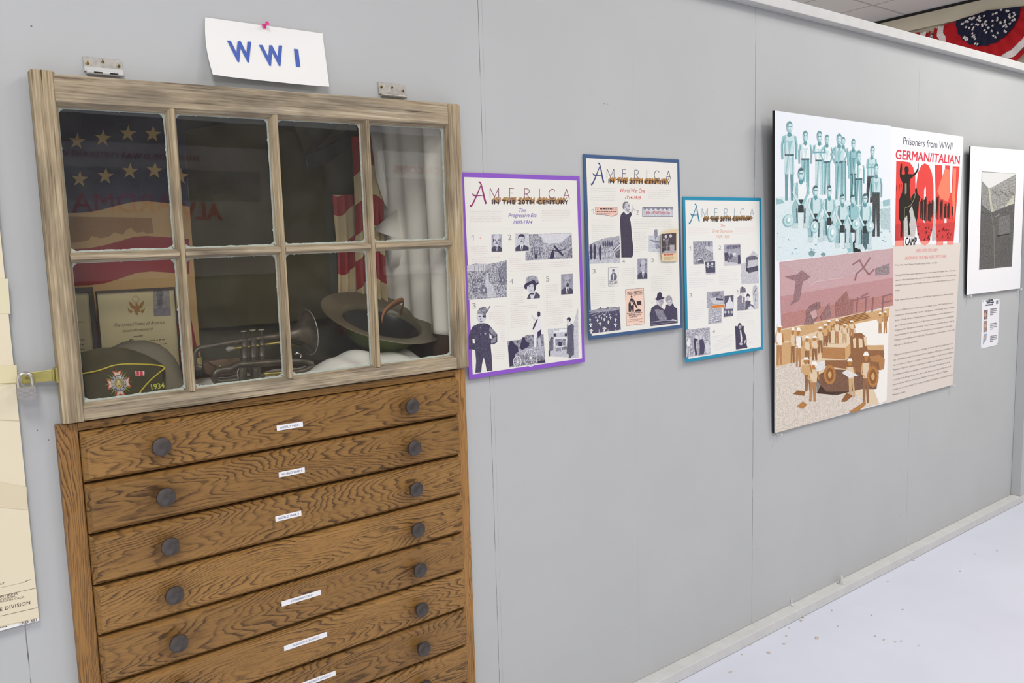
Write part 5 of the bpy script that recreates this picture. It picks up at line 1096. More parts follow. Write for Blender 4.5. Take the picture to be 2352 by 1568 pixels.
s.poly(ZH, [(222, 1140), (232, 975), (356, 860), (362, 1130), (350, 1290), (230, 1290)], (206, 204, 200), .35, 3.6); s.poly(ZH, [(556, 900), (580, 880), (592, 1330), (540, 1335)], (200, 198, 196), .4, 3.6)
s.poly(ZH, [(190, 470), (203, 468), (206, 520), (200, 580), (212, 600), (238, 585), (232, 520), (245, 495), (270, 500), (280, 530), (275, 585), (330, 588), (360, 555), (382, 515), (385, 450), (392, 480), (390, 540), (360, 590), (300, 640), (290, 700), (300, 850), (320, 930), (285, 1000), (300, 1090), (285, 1150), (300, 1270), (275, 1275), (262, 1050), (235, 1080), (215, 1120), (205, 1300), (185, 1300), (190, 1130), (165, 1080), (170, 880), (205, 790), (212, 690), (180, 620), (178, 550)], BLK, 0, 5.5)
s.poly(ZH, [(236, 690), (256, 690), (256, 800), (236, 815)], (150, 142, 120), 0, 5.8)
s.poly(ZH, [(305, 850), (330, 810), (350, 805), (352, 750), (372, 745), (378, 800), (410, 850), (395, 900), (385, 1060), (365, 1130), (345, 1060), (320, 960)], BLK, 0, 5.3)
for cx, y0, y1, w_ in ((425, 870, 1100, 26), (465, 850, 1120, 24), (510, 900, 1120, 26), (545, 890, 1080, 20), (600, 850, 1100, 24), (645, 890, 1100, 24), (690, 930, 1090, 22), (725, 920, 1090, 20), (770, 960, 1050, 12)):
    s.poly(ZH, [(cx - w_, y0 - 30), (cx - w_ * .7, y0 + 30), (cx - w_ * .3, y0 + 20), (cx - 6, y0 - 10), (cx + 8, y0 - 10), (cx + w_ * .3, y0 + 20), (cx + w_ * .8, y0 - 25), (cx + w_ * .7, y0 + 60), (cx + w_ * .6, y1), (cx + w_ * .1, y1), (cx, y0 + 140), (cx - w_ * .2, y1), (cx - w_ * .7, y1 - 20), (cx - w_ * .6, y0 + 60)], (44, 20, 22), 0, 5)
for x in (120, 150, 170): s.poly(ZH, [(x + 20, 720), (x + 32, 690), (x + 20, 800)], BLK, 0, 5)
for _ in range(26):
    x, y = rr_.choice(((380, 550), (590, 785)))[0] + rr_.uniform(0, 170), rr_.uniform(1170, 1330); s.ell(ZH, x, y, rr_.uniform(8, 22), rr_.uniform(3, 8), (90, 14, 20), 0, 8, 5)
s.stroke(ZH, [(232, 970), (300, 940), (340, 870), (356, 800)], 6, (150, 146, 118), 6); s.stroke(ZH, [(232, 975), (230, 1130)], 5, (150, 146, 118), 6)
s.text(ZH, 'CAMP', (240, 1386), (364, 1382), 88, BLK, .03, L=7)
s.text(ZH, 'WERE USED FOR FARM', (360, 1468), (600, 1458), 38, (226, 120, 120), 0, L=3); s.text(ZH, 'LABOR WHILE OUR MEN WERE OFF TO WAR.', (238, 1552), (704, 1528), 38, (226, 120, 120), 0, L=3)
TX = (52, 48, 46)
body = (('From The Seven States of California by Phillip L. Fradkin', 110, 208, 506, 184),
 ('During WWII there was a German prisoner-of-war camp in Tulelake. Some of the pris-', 110, 304, 682, 256), ('oners lived in tents in the town park while others were housed in the old Civilian Con-', 110, 352, 688, 300), ('servation Corps camp west of town. The Germans helped the farmers harvest their', 108, 398, 672, 345), ('crops.', 108, 446, 152, 442),
 ('From Tulelake Reporter, 1944, and 1/7/1999 Mail Tribune Extra by Rebecca Lloyd', 106, 540, 658, 478),
 ('The first POWs to arrive at the camp were Italian. In July, 1944 German prisoners', 106, 638, 660, 562), ('replaced the Italians at Camp Tulelake. The purpose of the branch camp, a satellite', 106, 684, 666, 605), ('facility of Camp White in Oregon, was to provide workers to relieve the acute short-', 104, 732, 664, 648), ('age of agriculture labor in the area. Labor contracts were made between individual', 104, 780, 662, 692), ('farmers and the 9th Service Command. The prisoners were paid 80 cents per day by', 102, 826, 666, 734), ('the government for their field work. As the POWs proved successful in their work,', 100, 872, 650, 780), ('120 more were ordered at the end of July. They were also used for other work in Tule-', 100, 920, 672, 818), ('lake such as city park projects.', 98, 968, 318, 926),
 ('The prisoners continued to work in the fields. In March 1945, 33 growers signed up', 96, 1060, 650, 948), ('for 1,075 Mexicans and 710 German POWs to help farm 4,074 acres of potatoes, 330', 94, 1108, 658, 990), ('acres of onions, 1,162 acres of grain and 432 acres of hay. In April, Tulelake Growers', 92, 1156, 662, 1030), ('President Chet Main reported he had received a letter from the California WFA (War', 90, 1200, 646, 1078), ('Food Administration) that growers would not be able to get Mexican nationals to', 88, 1248, 626, 1124), ('work the fields during the summer. As a result, Main put in a request for increased', 88, 1296, 634, 1164), ('prisoner-of-war labor to make up the deficiency. In October, 1945, the Tulelake', 86, 1340, 606, 1210), ('harvest was at a record high. There were about 500 POW laborers and only about 100', 84, 1388, 650, 1244), ('Mexican workers.', 82, 1436, 206, 1405))
for t, x0, y0, x1, y1 in body: s.text(ZJ, t, (x0, y0), (x1, y1), 15, TX, 0, L=3)
s.build('printed_face', pw)
def pin_at(px, py, y, label, group='clear push pins'):
    q = at(px, py, y); pin((q.x, -.0005, q.z), label, M_CLEAR, .024, .0055, group=group)
pin_at(1789, 997, -.01, 'clear push pin under the left corner of the prisoners of war panel'); pin_at(2186, 886, -.01, 'clear push pin under the right corner of the prisoners of war panel')

# ================================================================ matted photograph of a shingled shed and its caption card
ZK = Crop(2180, 320, 3.134)
mp2 = thing('matted_photograph', 'black and white photograph of a shingled shed in a wide white mat', 'photograph', (4.62, 0, 1.21))
b2 = -.022; a2 = -.014 - b2 * 1.21
s = Sheet(a2, b2, 1e-4)
c4 = [s.p(q) for q in ((2229.5, 335.5), (2354, 345), (2343, 662), (2220, 677))]
yy2 = lambda z: a2 + b2 * z
mm = MB(); fr = [(x, yy2(z) + .0003, z) for x, z in c4]
mm.hexa([fr[3], fr[2], fr[1], fr[0]] + [(x, y + .006, z) for x, y, z in (fr[3], fr[2], fr[1], fr[0])]); mm.build('backing_board', M_BLACK, mp2)
s.flat(c4, (244, 244, 248), 0, 0); s.build('mat', mp2)
s = Sheet(a2 - .0006, b2, 1e-4)
s.poly(ZK, [(236, 230), (482, 246), (452, 914), (216, 938)], (60, 62, 60), .25, 1)
s.poly(ZK, [(238, 234), (480, 247), (478, 252), (300, 350), (285, 352), (237, 300)], (226, 228, 226), 0, 2); s.poly(ZK, [(480, 252), (468, 460), (318, 520), (290, 352), (330, 335)], (150, 150, 138), .75, 2); s.poly(ZK, [(237, 300), (285, 355), (298, 520), (233, 470)], (128, 128, 118), .6, 2)
s.poly(ZK, [(280, 350), (292, 348), (318, 520), (300, 522)], (196, 194, 176), .1, 3); s.poly(ZK, [(400, 484), (470, 395), (468, 462)], (206, 204, 186), .1, 3)
for k in range(8): s.stroke(ZK, [(305, 370 + 18 * k), (476, 290 + 21 * k)], 1.4, (104, 104, 94), 4)
for k in range(16): s.stroke(ZK, [(312 + 10 * k, 365 + (k * 7) % 40), (318 + 10 * k, 380 + (k * 7) % 40)], 3, (70, 70, 62), 4)
s.stroke(ZK, [(300, 520), (322, 640), (326, 920)], 5, (128, 128, 116), 4); s.stroke(ZK, [(322, 640), (280, 600), (240, 610)], 4, (110, 110, 100), 4); s.stroke(ZK, [(322, 650), (260, 640), (238, 690)], 3, (110, 110, 100), 4); s.stroke(ZK, [(324, 620), (400, 590), (440, 600)], 4, (120, 120, 108), 4)
s.stroke(ZK, [(325, 800), (370, 770), (440, 790)], 3, (96, 96, 88), 4); s.poly(ZK, [(355, 560), (440, 540), (435, 680), (355, 690)], (82, 84, 80), .4, 3); s.stroke(ZK, [(345, 695), (430, 680)], 8, (34, 36, 36), 4); s.stroke(ZK, [(335, 555), (360, 540)], 7, (150, 150, 140), 4)
for k in range(6): s.stroke(ZK, [(380 + 12 * k, 700), (372 + 12 * k, 905)], 3, (82, 84, 80), 3)
s.build('photograph', mp2)
pin_at(2225, 680, -.01, 'clear push pin under the left corner of the matted photograph'); pin_at(2341, 664, -.01, 'clear push pin under the right corner of the matted photograph')
cc = thing('caption_card', 'small white card with three portraits below the matted photograph', 'card', (4.62, 0, .91))
s = Sheet(-.0018); s.L = 1
c5 = [s.p(ZK(*q)) for q in ((240, 1158), (365, 1148), (350, 1478), (228, 1508))]
s.mb.prism(c5, -.0018, -.0004, 0, (*lin((238, 239, 244)), 0))
for p_, q_, hh in ((264, 1168, 10), (270, 1182, 10), (262, 1198, 10)): s.rows(ZK, (p_, q_), (p_ + 52, q_ - 5), (p_, q_ + 1), 1, (70, 68, 90), 0, .008, .02, .05, 1, 3)
s.rect(ZK, 338, 1160, 353, 1185, (112, 116, 150), .4, -3); s.poly(ZK, [(250, 1230), (278, 1225), (276, 1292), (248, 1297)], (112, 62, 66), .5); s.poly(ZK, [(247, 1308), (274, 1304), (272, 1384), (246, 1390)], (160, 124, 118), .5); s.poly(ZK, [(248, 1402), (272, 1396), (268, 1440), (242, 1480)], (150, 172, 208), .3)
for y in (1262, 1340, 1425): s.ell(ZK, 260, y, 8, 16, (206, 166, 140))
for y in (1228, 1332, 1420): s.rows(ZK, (296, y), (345, y - 7), (294, y + 38), 4, (130, 128, 140), .1, .005, .03, .06, .5, 3)
for x, y in ((246, 1166), (358, 1156), (234, 1496), (346, 1470)): s.ell(ZK, x, y, 4, 5, (176, 178, 184))
s.build('card', cc)

# ================================================================ the recess behind the sash
dc = thing('display_case', 'dark lined display recess behind the weathered sash', 'display case', (.775, 0, 1.195))
IX0, IX1, IZ0, IZ1, ID = .312, 1.302, 1.200, 1.935, .42
MB().box(IX0 - .008, ID, IZ0, IX1 + .008, ID + .012, IZ1).build('back_panel', M_BACK, dc)
MB().box(IX0 - .010, .001, IZ0, IX0, .0915, 1.8605).box(IX0 - .010, .0915, IZ0, IX0, ID, IZ1).build('side_panel', M_BACK, dc)
MB().box(IX1, .092, IZ0, IX1 + .010, ID, IZ1).build('side_panel', M_CASEWOOD, dc)
MB().box(1.238, .001, IZ0, 1.2485, .0895, 1.8605).build('jamb', M_CASEWOOD, dc)
MB().box(IX0 - .010, .092, IZ1, IX1 + .010, ID + .012, IZ1 + .010).build('top_panel', M_BACK, dc)
MB().box(IX0 - .010, .001, 1.1915, 1.2485, .0915, IZ0).box(IX0 - .010, .0915, 1.1915, IX1 + .010, ID + .012, IZ0).build('shelf', M_CASEWOOD, dc)

Z3, Z4, Z5, Z6, ZQ, ZT_, ZU = Crop(100, 230, 4.238), Crop(600, 230, 4.238), Crop(100, 570, 4.238), Crop(600, 570, 4.238), Crop(150, 640, 5.6), Crop(430, 700, 7.35), Crop(740, 640, 6.534)
def tw(rgb, k=1.0): return tuple(min(255, v * k) for v in rgb)

# ---- starred banner hanging behind the certificates
bn = thing('star_banner', 'faded banner with gold stars on navy above tan and red bands', 'banner', (.5, .355, 1.25))
SB = Sheet(.352, 0, 2e-4)
NAVY, TAN, STAIN, RED = (32, 33, 56), (186, 150, 98), (146, 104, 50), (142, 32, 36)
xl = IX0 + .004; xr = SB.p((436, 480))[0]
def Zp(px, py): return SB.p((px, py))[1]
def wave(pxs): return [SB.p(q) for q in pxs]
e1 = wave([Z3(*q) for q in ((160, 1098), (300, 1098), (420, 1092), (560, 1068), (700, 1030), (860, 992), (1000, 982), (1200, 1000), (1420, 1036))])
e2 = wave([Z3(*q) for q in ((160, 1455), (300, 1448), (450, 1440), (600, 1410), (760, 1365), (880, 1330), (1000, 1320), (1150, 1330), (1420, 1350))])
e3 = wave([Z5(*q) for q in ((160, 368), (290, 365), (450, 360), (600, 340), (760, 290), (900, 240), (1050, 225), (1200, 235), (1420, 250))])
e4 = wave([Z5(*q) for q in ((160, 730), (400, 720), (560, 705), (800, 660), (1000, 610), (1270, 595), (1420, 600))])
def clampx(e): return [(min(max(x, xl), xr), z) for x, z in e]
e1, e2, e3, e4 = map(clampx, (e1, e2, e3, e4))
top = IZ1 - .004; bot = 1.215
SB.flat([(xl, bot), (xr, bot), (xr, top), (xl, top)], TAN, .02, 0)
SB.flat([(xl, top)] + e1 + [(xr, top)], NAVY, .02, 1)
SB.flat(e2 + e3[::-1], RED, .02, 1)
SB.flat(e4 + [(xr, bot), (xl, bot)], RED, .02, 1)
SB.L = 2
jag = [Z3(*q) for q in ((160, 1130), (400, 1135), (700, 1140), (1050, 1145), (1070, 1290), (1010, 1300), (975, 1330 - 50), (905, 1290), (850, 1240), (800, 1265), (775, 1310), (690, 1285), (640, 1325), (560, 1345), (470, 1320), (440, 1360), (330, 1385), (160, 1395))]
SB.flat(clampx([SB.p(q) for q in jag]), STAIN, .05)
def star(cx, cy, r, rot=0):
    P_ = []
    for i in range(10):
        t = -PI / 2 + PI * i / 5 + rot; q = r * (1 if i % 2 == 0 else .40); P_.append((cx + q * math.cos(t), cy + q * math.sin(t)))
    SB.flat([SB.p(Z3(*q)) for q in P_], (186, 156, 98), .02, 3)
for cx, cy in ((325, 400), (577, 370), (820, 325), (1062, 330), (350, 768), (602, 738), (840, 690), (1080, 685), (1330, 740)): star(cx, cy, 84, .08)
SB.build('cloth', bn)
MB().box(xl, .3525, bot, xr, .354, top).build('backing', M_BACK, bn)

# ---- olive tunic hanging at the back of the case
tu = thing('uniform_tunic', 'dark olive wool tunic hanging at the back of the case', 'tunic', (.9, .40, 1.25))
def tun(u, v):
    x = .665 + .42 * u; z = IZ1 - .06 - (.55) * v
    return (x, .405 - .020 * math.sin(PI * u) - .008 * math.sin(u * 19 + v * 3) * v - .006 * math.sin(v * 9), z - .10 * abs(u - .5) ** 1.3 * (1 - v))
MB().grid(tun, 40, 24).build('body', M_OLIVE, tu, smooth=True)
def lapel(pts, nm):
    q = [at(*p, .372) for p in pts]; MB().prism([(p.x, p.z) for p in q], .370, .376).build(nm, M_OLIVE, tu, bevel=.002)
lapel([Z4(300, 200), Z4(395, 210), Z4(480, 430), (Z4(420, 500))], 'lapel'); lapel([Z4(770, 215), Z4(880, 225), Z4(700, 420), Z4(540, 470)], 'lapel')
b0 = [at(*Z4(*q), .366) for q in ((420, 540), (600, 470), (870, 330), (880, 440), (640, 610), (450, 690))]
MB().prism([(p.x, p.z) for p in b0], .363, .369).build('cross_strap', M_LINER, tu, bevel=.002)

# ---- striped flag in the back right corner
fl = thing('striped_flag', 'old red and cream striped flag draped in the back right corner', 'flag', (1.1, .38, 1.3))
RD, CRM, NV = (150, 28, 34), (196, 176, 136), (50, 38, 62)
def flagpart(px0, px1, zt, zb, y0, y1, bounds, first, nm, ph):
    a = at(px0, 560, y0); b = at(px1, 560, y1)
    N, M = 60, 480
    def fn(u, v):
        z = zt + (zb - zt) * v; fold = .012 * math.sin(u * 11 + ph + v * 1.2) * (.3 + v)
        return (a.x + (b.x - a.x) * u + .01 * math.sin(v * 4 + ph) * v, y0 + (y1 - y0) * u - abs(fold), z)
    zs = [at((px0 + px1) / 2, py, (y0 + y1) / 2).z for py in bounds]
    def cf(u, v):
        z = zt + (zb - zt) * v + .014 * math.sin(u * 5 + ph) - .012 * u
        k = sum(1 for q in zs if z < q) + first
        c = RD if k % 2 else CRM
        return (*lin(c), .03)
    MB().grid(fn, N, M, colfn=cf).build(nm, M_PRINT, fl, smooth=True, solid=.0012)
flagpart(768, 832, at(800, 447, .37).z, 1.275, .385, .355, (442, 487, 552, 622, 690), 0, 'rear_fold', .5)
flagpart(818, 884, 1.845, 1.30, .335, .300, (300, 395, 462, 532, 590, 655), 0, 'front_fold', 2.0)

# ---- muslin curtain on the right side of the case
ct = thing('muslin_curtain', 'cream muslin cloth hanging down the right side of the case', 'curtain', (1.2, .2, 1.28))
zb_ = at_x(*Z6(1700, 830), 1.255).z
def cur(u, v):
    y = -.007 + .372 * u; zt_ = 1.856 + .074 * min(1, max(0, (y - .10) / .06)); z = zt_ + (zb_ - zt_) * v
    return (1.236 + .050 * min(1, max(0, (u - .26) / .16)) - .062 * max(0, (u - .5) / .5) ** 1.1 - .008 * min(1, u * 5) * (1 + math.sin(u * 13 + .6 * v)) - .006 * math.sin(u * 31 + 2 * v + 1) * (.4 + .6 * v) - .012 * u * u, y, z + .006 * math.sin(u * 9) * v)
MB().grid(cur, 70, 40).build('cloth', M_CURTAIN, ct, smooth=True, solid=.001)
def tri(pts, y, nm):
    q = [at(*p, y) for p in pts]; n = len(q); c = sum(q, Vector()) / n + Vector((0, -.018, 0))
    MB().add(list(map(tuple, q)) + [tuple(c)], [(i, (i + 1) % n, n) for i in range(n)]).build(nm, M_CURTAIN, ct, smooth=True, solid=.001)
tri([Z4(1080, 1260), Z4(1325, 1065), Z4(1420, 1250), Z4(1480, 1600), Z4(1250, 1620), Z4(1200, 1290)], .27, 'hanging_fold')
tri([Z4(1050, 210), Z4(1165, 225), Z4(1240, 1060), Z4(1200, 1010), Z4(1120, 760)], .285, 'hanging_fold')

# ---- framed certificates
def cert(pts, y, lean, label, wide):
    t = thing('framed_certificate', label, 'certificate', (at(*pts[0], y).x, y, 1.205), 'framed certificates in the case')
    z0 = 1.206
    q = [at(*p, y) for p in pts]; zt = max(p.z for p in q)
    return t, q
# right certificate with the eagle
yc = .285
cq = [at(*ZQ(*q), yc) for q in ((412, 138), (1340, 95), (1500, 1250), (520, 1290))]
CXa, CXb = (cq[0].x + cq[3].x) / 2 - .003, (cq[1].x + cq[2].x) / 2 + .003; CZt = (cq[0].z + cq[1].z) / 2
ce = thing('framed_certificate', 'framed certificate with an eagle seal and small portrait, behind the caps', 'certificate', (.55, yc, 1.206), 'framed certificates in the case')
def frame(x0, x1, z0, z1, y, root, w=.006):
    f_ = MB(); f_.box(x0 - w, y - .006, z1, x1 + w, y + .006, z1 + max(w * 1.3, .005)); f_.box(x0 - w, y - .006, z0, x0, y + .006, z1); f_.box(x1, y - .006, z0, x1 + w, y + .006, z1); f_.box(x0 - w, y - .006, z0 - w, x1 + w, y + .006, z0)
    f_.build('frame', M_FRAMEWOOD, root, bevel=.001)
frame(CXa, CXb, 1.216, CZt - .008, yc, ce, .0016)
S1 = Sheet(yc, 0, 1.5e-4); PARCH = (186, 172, 134)
S1.flat([(CXa, 1.216), (CXb, 1.216), (CXb, CZt - .008), (CXa, CZt - .008)], PARCH, .02, 0)
S1.mb.box(CXa, yc + .0005, 1.216, CXb, yc + .004, CZt - .008, 0, (*lin(PARCH), 0))
GOLD = (146, 104, 44)
S1.reset(1)
P_ = [(905 + 42 * math.cos(t), 262 + 42 * math.sin(t)) for t in [2 * PI * i / 20 for i in range(21)]]; S1.stroke(ZQ, P_, 5, GOLD)
S1.poly(ZQ, [(815, 290), (850, 308), (880, 345), (905, 350), (900, 318), (918, 308), (930, 325), (930, 350), (950, 345), (980, 305), (1008, 282), (1005, 330), (985, 375), (950, 395), (965, 420), (940, 430), (935, 462), (920, 468), (905, 460), (898, 428), (880, 420), (892, 398), (855, 382), (830, 345)], GOLD)
S1.poly(ZQ, [(905, 355), (935, 352), (932, 395), (920, 408), (907, 398)], (168, 96, 70))
S1.poly(ZQ, [(800, 372), (830, 395), (862, 410), (860, 435), (835, 440), (812, 420)], GOLD); S1.poly(ZQ, [(1028, 372), (1005, 390), (970, 408), (972, 432), (998, 440), (1012, 415)], GOLD)
SC = (96, 84, 62)
S1.text(ZQ, 'The United States of America', (632, 618), (1275, 575), 46, SC, -.008, .42); S1.text(ZQ, 'honors the memory of', (736, 688), (1136, 655), 40, SC, -.008, .42); S1.rows(ZQ, (876, 748), (1018, 736), (876, 749), 1, SC, 0, .0022, .004, .01, 1, 2); S1.rows(ZQ, (1085, 800), (1285, 785), (1085, 801), 1, SC, 0, .002, .004, .01, 1, 2); S1.rows(ZQ, (1200, 850), (1300, 840), (1200, 851), 1, SC, 0, .002, .004, .01, 1, 2)
S1.poly(ZQ, [(1128, 148), (1335, 140), (1358, 470), (1140, 482)], (132, 124, 118), .15, 3); S1.poly(ZQ, [(1165, 150), (1240, 145), (1258, 200), (1255, 300), (1240, 370), (1190, 372), (1180, 250)], (84, 80, 82), .2, 4); S1.ell(ZQ, 1205, 165, 20, 24, (110, 104, 100), L=5); S1.poly(ZQ, [(1135, 380), (1355, 368), (1358, 470), (1140, 482)], (112, 104, 112), .1, 4)
S1.build('parchment', ce)
# left certificate, mostly hidden by the stile
c2 = thing('framed_certificate', 'certificate in a dark frame, cut off by the left stile', 'certificate', (.45, .30, 1.206), 'framed certificates in the case')
q0 = at(*ZQ(296, 180), .30); q1 = at(*ZQ(365, 930), .30); XB = (q0.x + q1.x) / 2
frame(.33, XB, 1.216, q0.z, .30, c2, .010)
S2 = Sheet(.30, 0, 1.5e-4); S2.mb.box(.33, .3005, 1.216, XB, .304, q0.z, 0, (*lin(PARCH), 0)); S2.flat([(.33, 1.216), (XB, 1.216), (XB, q0.z), (.33, q0.z)], PARCH, .02, 0)
for y in (560, 790, 855, 912): S2.rows(ZQ, (100, y + 4), (245, y), (100, y + 5), 1, SC, 0, .002, .004, .01, 1, 2)
S2.build('parchment', c2)

# ---- white cotton batting over the shelf
cb = MB()
BPL = [(at(*ZU(480, 1250), .09), .085, .030), (at(*ZU(900, 1250), .10), .11, .022), (at(*ZU(1350, 1200), .12), .08, .020), (at(*ZU(150, 1380), .07), .08, .018)]
rc = random.Random(2); ph = [rc.uniform(0, 6) for _ in range(8)]
def cot(u, v):
    x = .322 + .905 * u; y = .012 + .255 * v
    z = 1.2015 + .010 + .004 * math.sin(x * 31 + ph[0]) * math.sin(y * 40 + ph[1]) + .003 * math.sin(x * 67 + y * 30 + ph[2])
    for c_, r, h in BPL: z += h * math.exp(-((x - c_.x) ** 2 + (y - c_.y) ** 2 * 1.3) / (r * r))
    e = min(u, 1 - u, v, 1 - v); z = 1.2005 + (z - 1.2005) * min(1, e * 16)
    return (x, y, z)
cb.grid(cot, 120, 46)
o = cb.build('cotton_batting', M_COTTON, smooth=True, base=(.77, .2, 1.2)); tag(o, 'white cotton batting spread over the shelf of the case', 'batting')

# ---- dome of the round hat behind the garrison cap
dm = thing('dome_hat', 'grey green round crowned hat behind the garrison cap', 'hat', (.5, .16, 1.215))
yd = .17; a_ = at(*ZQ(490, 930), yd); b_ = at(*ZQ(1505, 1290), yd); tp_ = at(*ZQ(900, 792), yd)
cx_ = at(*ZQ(930, 1300), yd).x; rx_ = (b_.x - cx_) * 1.0; zb0 = b_.z - .018; hz = tp_.z - zb0
prof = [(0, hz), (.25, hz * .985), (.5, hz * .90), (.7, hz * .77), (.85, hz * .60), (.94, hz * .42), (.985, hz * .24), (1.0, hz * .10), (1.0, 0), (.96, 0), (.92, hz * .2), (.7, hz * .68), (0, hz * .9)]
lb = MB().lathe([(p * rx_, h) for p, h in prof], (cx_, yd, zb0), (0, 0, 1), 48)
lb.v = [(x, yd + (y - yd) * .72, z) for x, y, z in lb.v]; lb.build('crown', M_DOME, dm, smooth=True)
tk = at(*ZQ(838, 792), yd); MB().lathe([(.0045, -.004), (.005, .001), (.003, .004), (0, .0045)], (tk.x, yd - .01, tk.z), (0, 0, 1), 14).build('crown_button', M_DOME, dm, smooth=True)

# ---- garrison cap with badge
gc = thing('garrison_cap', 'dark olive garrison cap with yellow piping, cross badge and number 1934', 'cap', (.42, .07, 1.215))
yc_ = .055
outl = [ZQ(*q) for q in ((60, 1010), (183, 980), (330, 948), (500, 905), (640, 900), (800, 905), (950, 940), (1105, 1000), (1235, 1070), (1325, 1130), (1352, 1200), (1352, 1440), (1352, 1540), (800, 1600), (200, 1660), (60, 1680))]
pf = [at(*q, yc_) for q in outl]
gm = MB(); NN = len(pf)
pts2 = [(max(p.x, .336), p.z) for p in pf]; zmid = pts2[-1][1]; zt = max(z for _, z in pts2)
pts2 = [(x, max(z, 1.2125)) for x, z in pts2]
def cap_y(z, side): 
    t = min(1, max(0, (z - 1.21) / (zt - 1.21))); return yc_ + (.034 * t ** 1.6 if side == 0 else .085 - .045 * t ** 1.6)
m1 = MB()
cxm = sum(x for x, _ in pts2) / NN; czm = sum(z for _, z in pts2) / NN
rings = 6
for side in (0, 1):
    base = len(m1.v)
    for k in range(rings + 1):
        t = 1 - k / rings
        for x, z in pts2:
            X = cxm + (x - cxm) * t; Zz = czm + (z - czm) * t
            edge = max(0, (t - .8) / .2) if True else 0
            y = cap_y(Zz, side); yo = (cap_y(Zz, 0) + cap_y(Zz, 1)) / 2
            m1.v.append((X, y + (yo - y) * edge ** 2 * .9, Zz))
    for k in range(rings):
        for i in range(NN):
            a0 = base + k * NN + i; a1 = base + k * NN + (i + 1) % NN
            fce = (a0, a1, a1 + NN, a0 + NN) if side == 0 else (a0, a0 + NN, a1 + NN, a1)
            m1.f.append(fce); m1.m.append(0); m1.c.append(None)
m1.build('crown', M_CAP, gc, smooth=True)
class CapSheet(Sheet):
    def w(s, q, L): return (q[0], cap_y(q[1], 0) - .0016 - L * 2e-4, q[1])
K = CapSheet(.060, 0); YEL = (206, 186, 60)
pp = [ZQ(*q) for q in ((190, 1232), (400, 1195), (520, 1160), (640, 1122), (760, 1106), (900, 1104), (1080, 1108), (1200, 1118), (1262, 1130), (1286, 1146), (1272, 1168), (1220, 1205), (1100, 1300), (1010, 1390), (960, 1450), (915, 1515))]
pq = [K.p(q) for q in pp]; pts3 = [(max(x, .338), cap_y(z, 0) - .0012, z) for x, z in pq]
def smooth_path(p, n=4):
    o = []
    for i in range(len(p) - 1):
        a, b = Vector(p[i]), Vector(p[i + 1]); pa = Vector(p[max(0, i - 1)]); pb = Vector(p[min(len(p) - 1, i + 2)])
        for k in range(n):
            t = k / n; o.append(.5 * ((2 * a) + (b - pa) * t + (2 * pa - 5 * a + 4 * b - pb) * t * t + (3 * a - pa - 3 * b + pb) * t ** 3))
    return o + [Vector(p[-1])]
MB().tube(smooth_path(pts3), .0016, 8).build('piping', plain('yellow_piping', YEL, .6), gc, smooth=True)
K.L = 1
K.text(ZQ, '1934', (1102, 1424), (1272, 1398), 70, (196, 196, 70), .02)
K.build('number', gc); K = CapSheet(.060, 0)
K.poly(ZQ, [(900, 1192), (1026, 1188), (1022, 1245), (905, 1252)], (214, 206, 206), L=1)
for x0, x1 in ((922, 955), (962, 1003)): K.poly(ZQ, [(x0, 1192), (x1, 1190), (x1, 1246), (x0, 1250)], (206, 36, 56), L=2)
K.poly(ZQ, [(895, 1194), (908, 1194), (910, 1250), (900, 1250)], (40, 42, 70), L=2)
K.build('ribbon_bar', gc)
B = CapSheet(.058, 0); cxb, cyb = 690, 1345
for i in range(24):
    t = 2 * PI * (i + .5) / 24; r = 150 + 18 * (i % 3); B.poly(ZQ, [(cxb + 60 * math.cos(t - .22), cyb + 62 * math.sin(t - .22)), (cxb + r * math.cos(t), cyb + r * 1.0 * math.sin(t)), (cxb + 60 * math.cos(t + .22), cyb + 62 * math.sin(t + .22))], (136, 140, 56), L=1)
for k, (oc_, ri) in enumerate((((182, 72, 40), 0), ((218, 192, 176), 12))):
    for t in (0, 1, 2, 3):
        R_ = lambda u, v: (cxb + u * math.cos(t * PI / 2 - .10) - v * math.sin(t * PI / 2 - .10), cyb + (u * math.sin(t * PI / 2 - .10) + v * math.cos(t * PI / 2 - .10)) * 1.08)
        B.poly(ZQ, [R_(70, -34 + ri), R_(152 - ri, -66 + ri * 1.6), R_(132 - ri, 0), R_(152 - ri, 66 - ri * 1.6), R_(70, 34 - ri)], oc_, L=2 + k)
B.ell(ZQ, cxb, cyb, 100, 108, (206, 196, 170), L=4, n=28); B.ell(ZQ, cxb, cyb, 94, 102, (62, 66, 110), L=5, n=28); B.ell(ZQ, cxb, cyb, 62, 68, (206, 196, 170), L=6, n=24); B.ell(ZQ, cxb, cyb, 57, 63, (150, 136, 78), L=7, n=24)
B.poly(ZQ, [(672, 1310), (690, 1300), (705, 1315), (712, 1345), (725, 1370), (700, 1385), (690, 1400), (668, 1390), (655, 1360)], (198, 176, 116), L=8); B.poly(ZQ, [(678, 1318), (692, 1314), (692, 1330), (680, 1335)], (226, 222, 206), L=9); B.poly(ZQ, [(672, 1368), (708, 1362), (700, 1380), (680, 1384)], (150, 70, 50), L=9)
def ringtext(t, a0, a1, r):
    n = len(t)
    for i, chh in enumerate(t):
        if chh == ' ': continue
        th = math.radians(a0 + (a1 - a0) * (i + .5) / n); c, q = math.cos(th), math.sin(th)
        mx, my = cxb + r * c, cyb + r * 1.08 * q; ux, uy = -q, c
        B.text(ZQ, chh, (mx - ux * 7 - c * 10, my - uy * 7 - q * 10), (mx + ux * 7 - c * 10, my + uy * 7 - q * 10), None, (214, 210, 206), .01, L=8)
class RT: pass
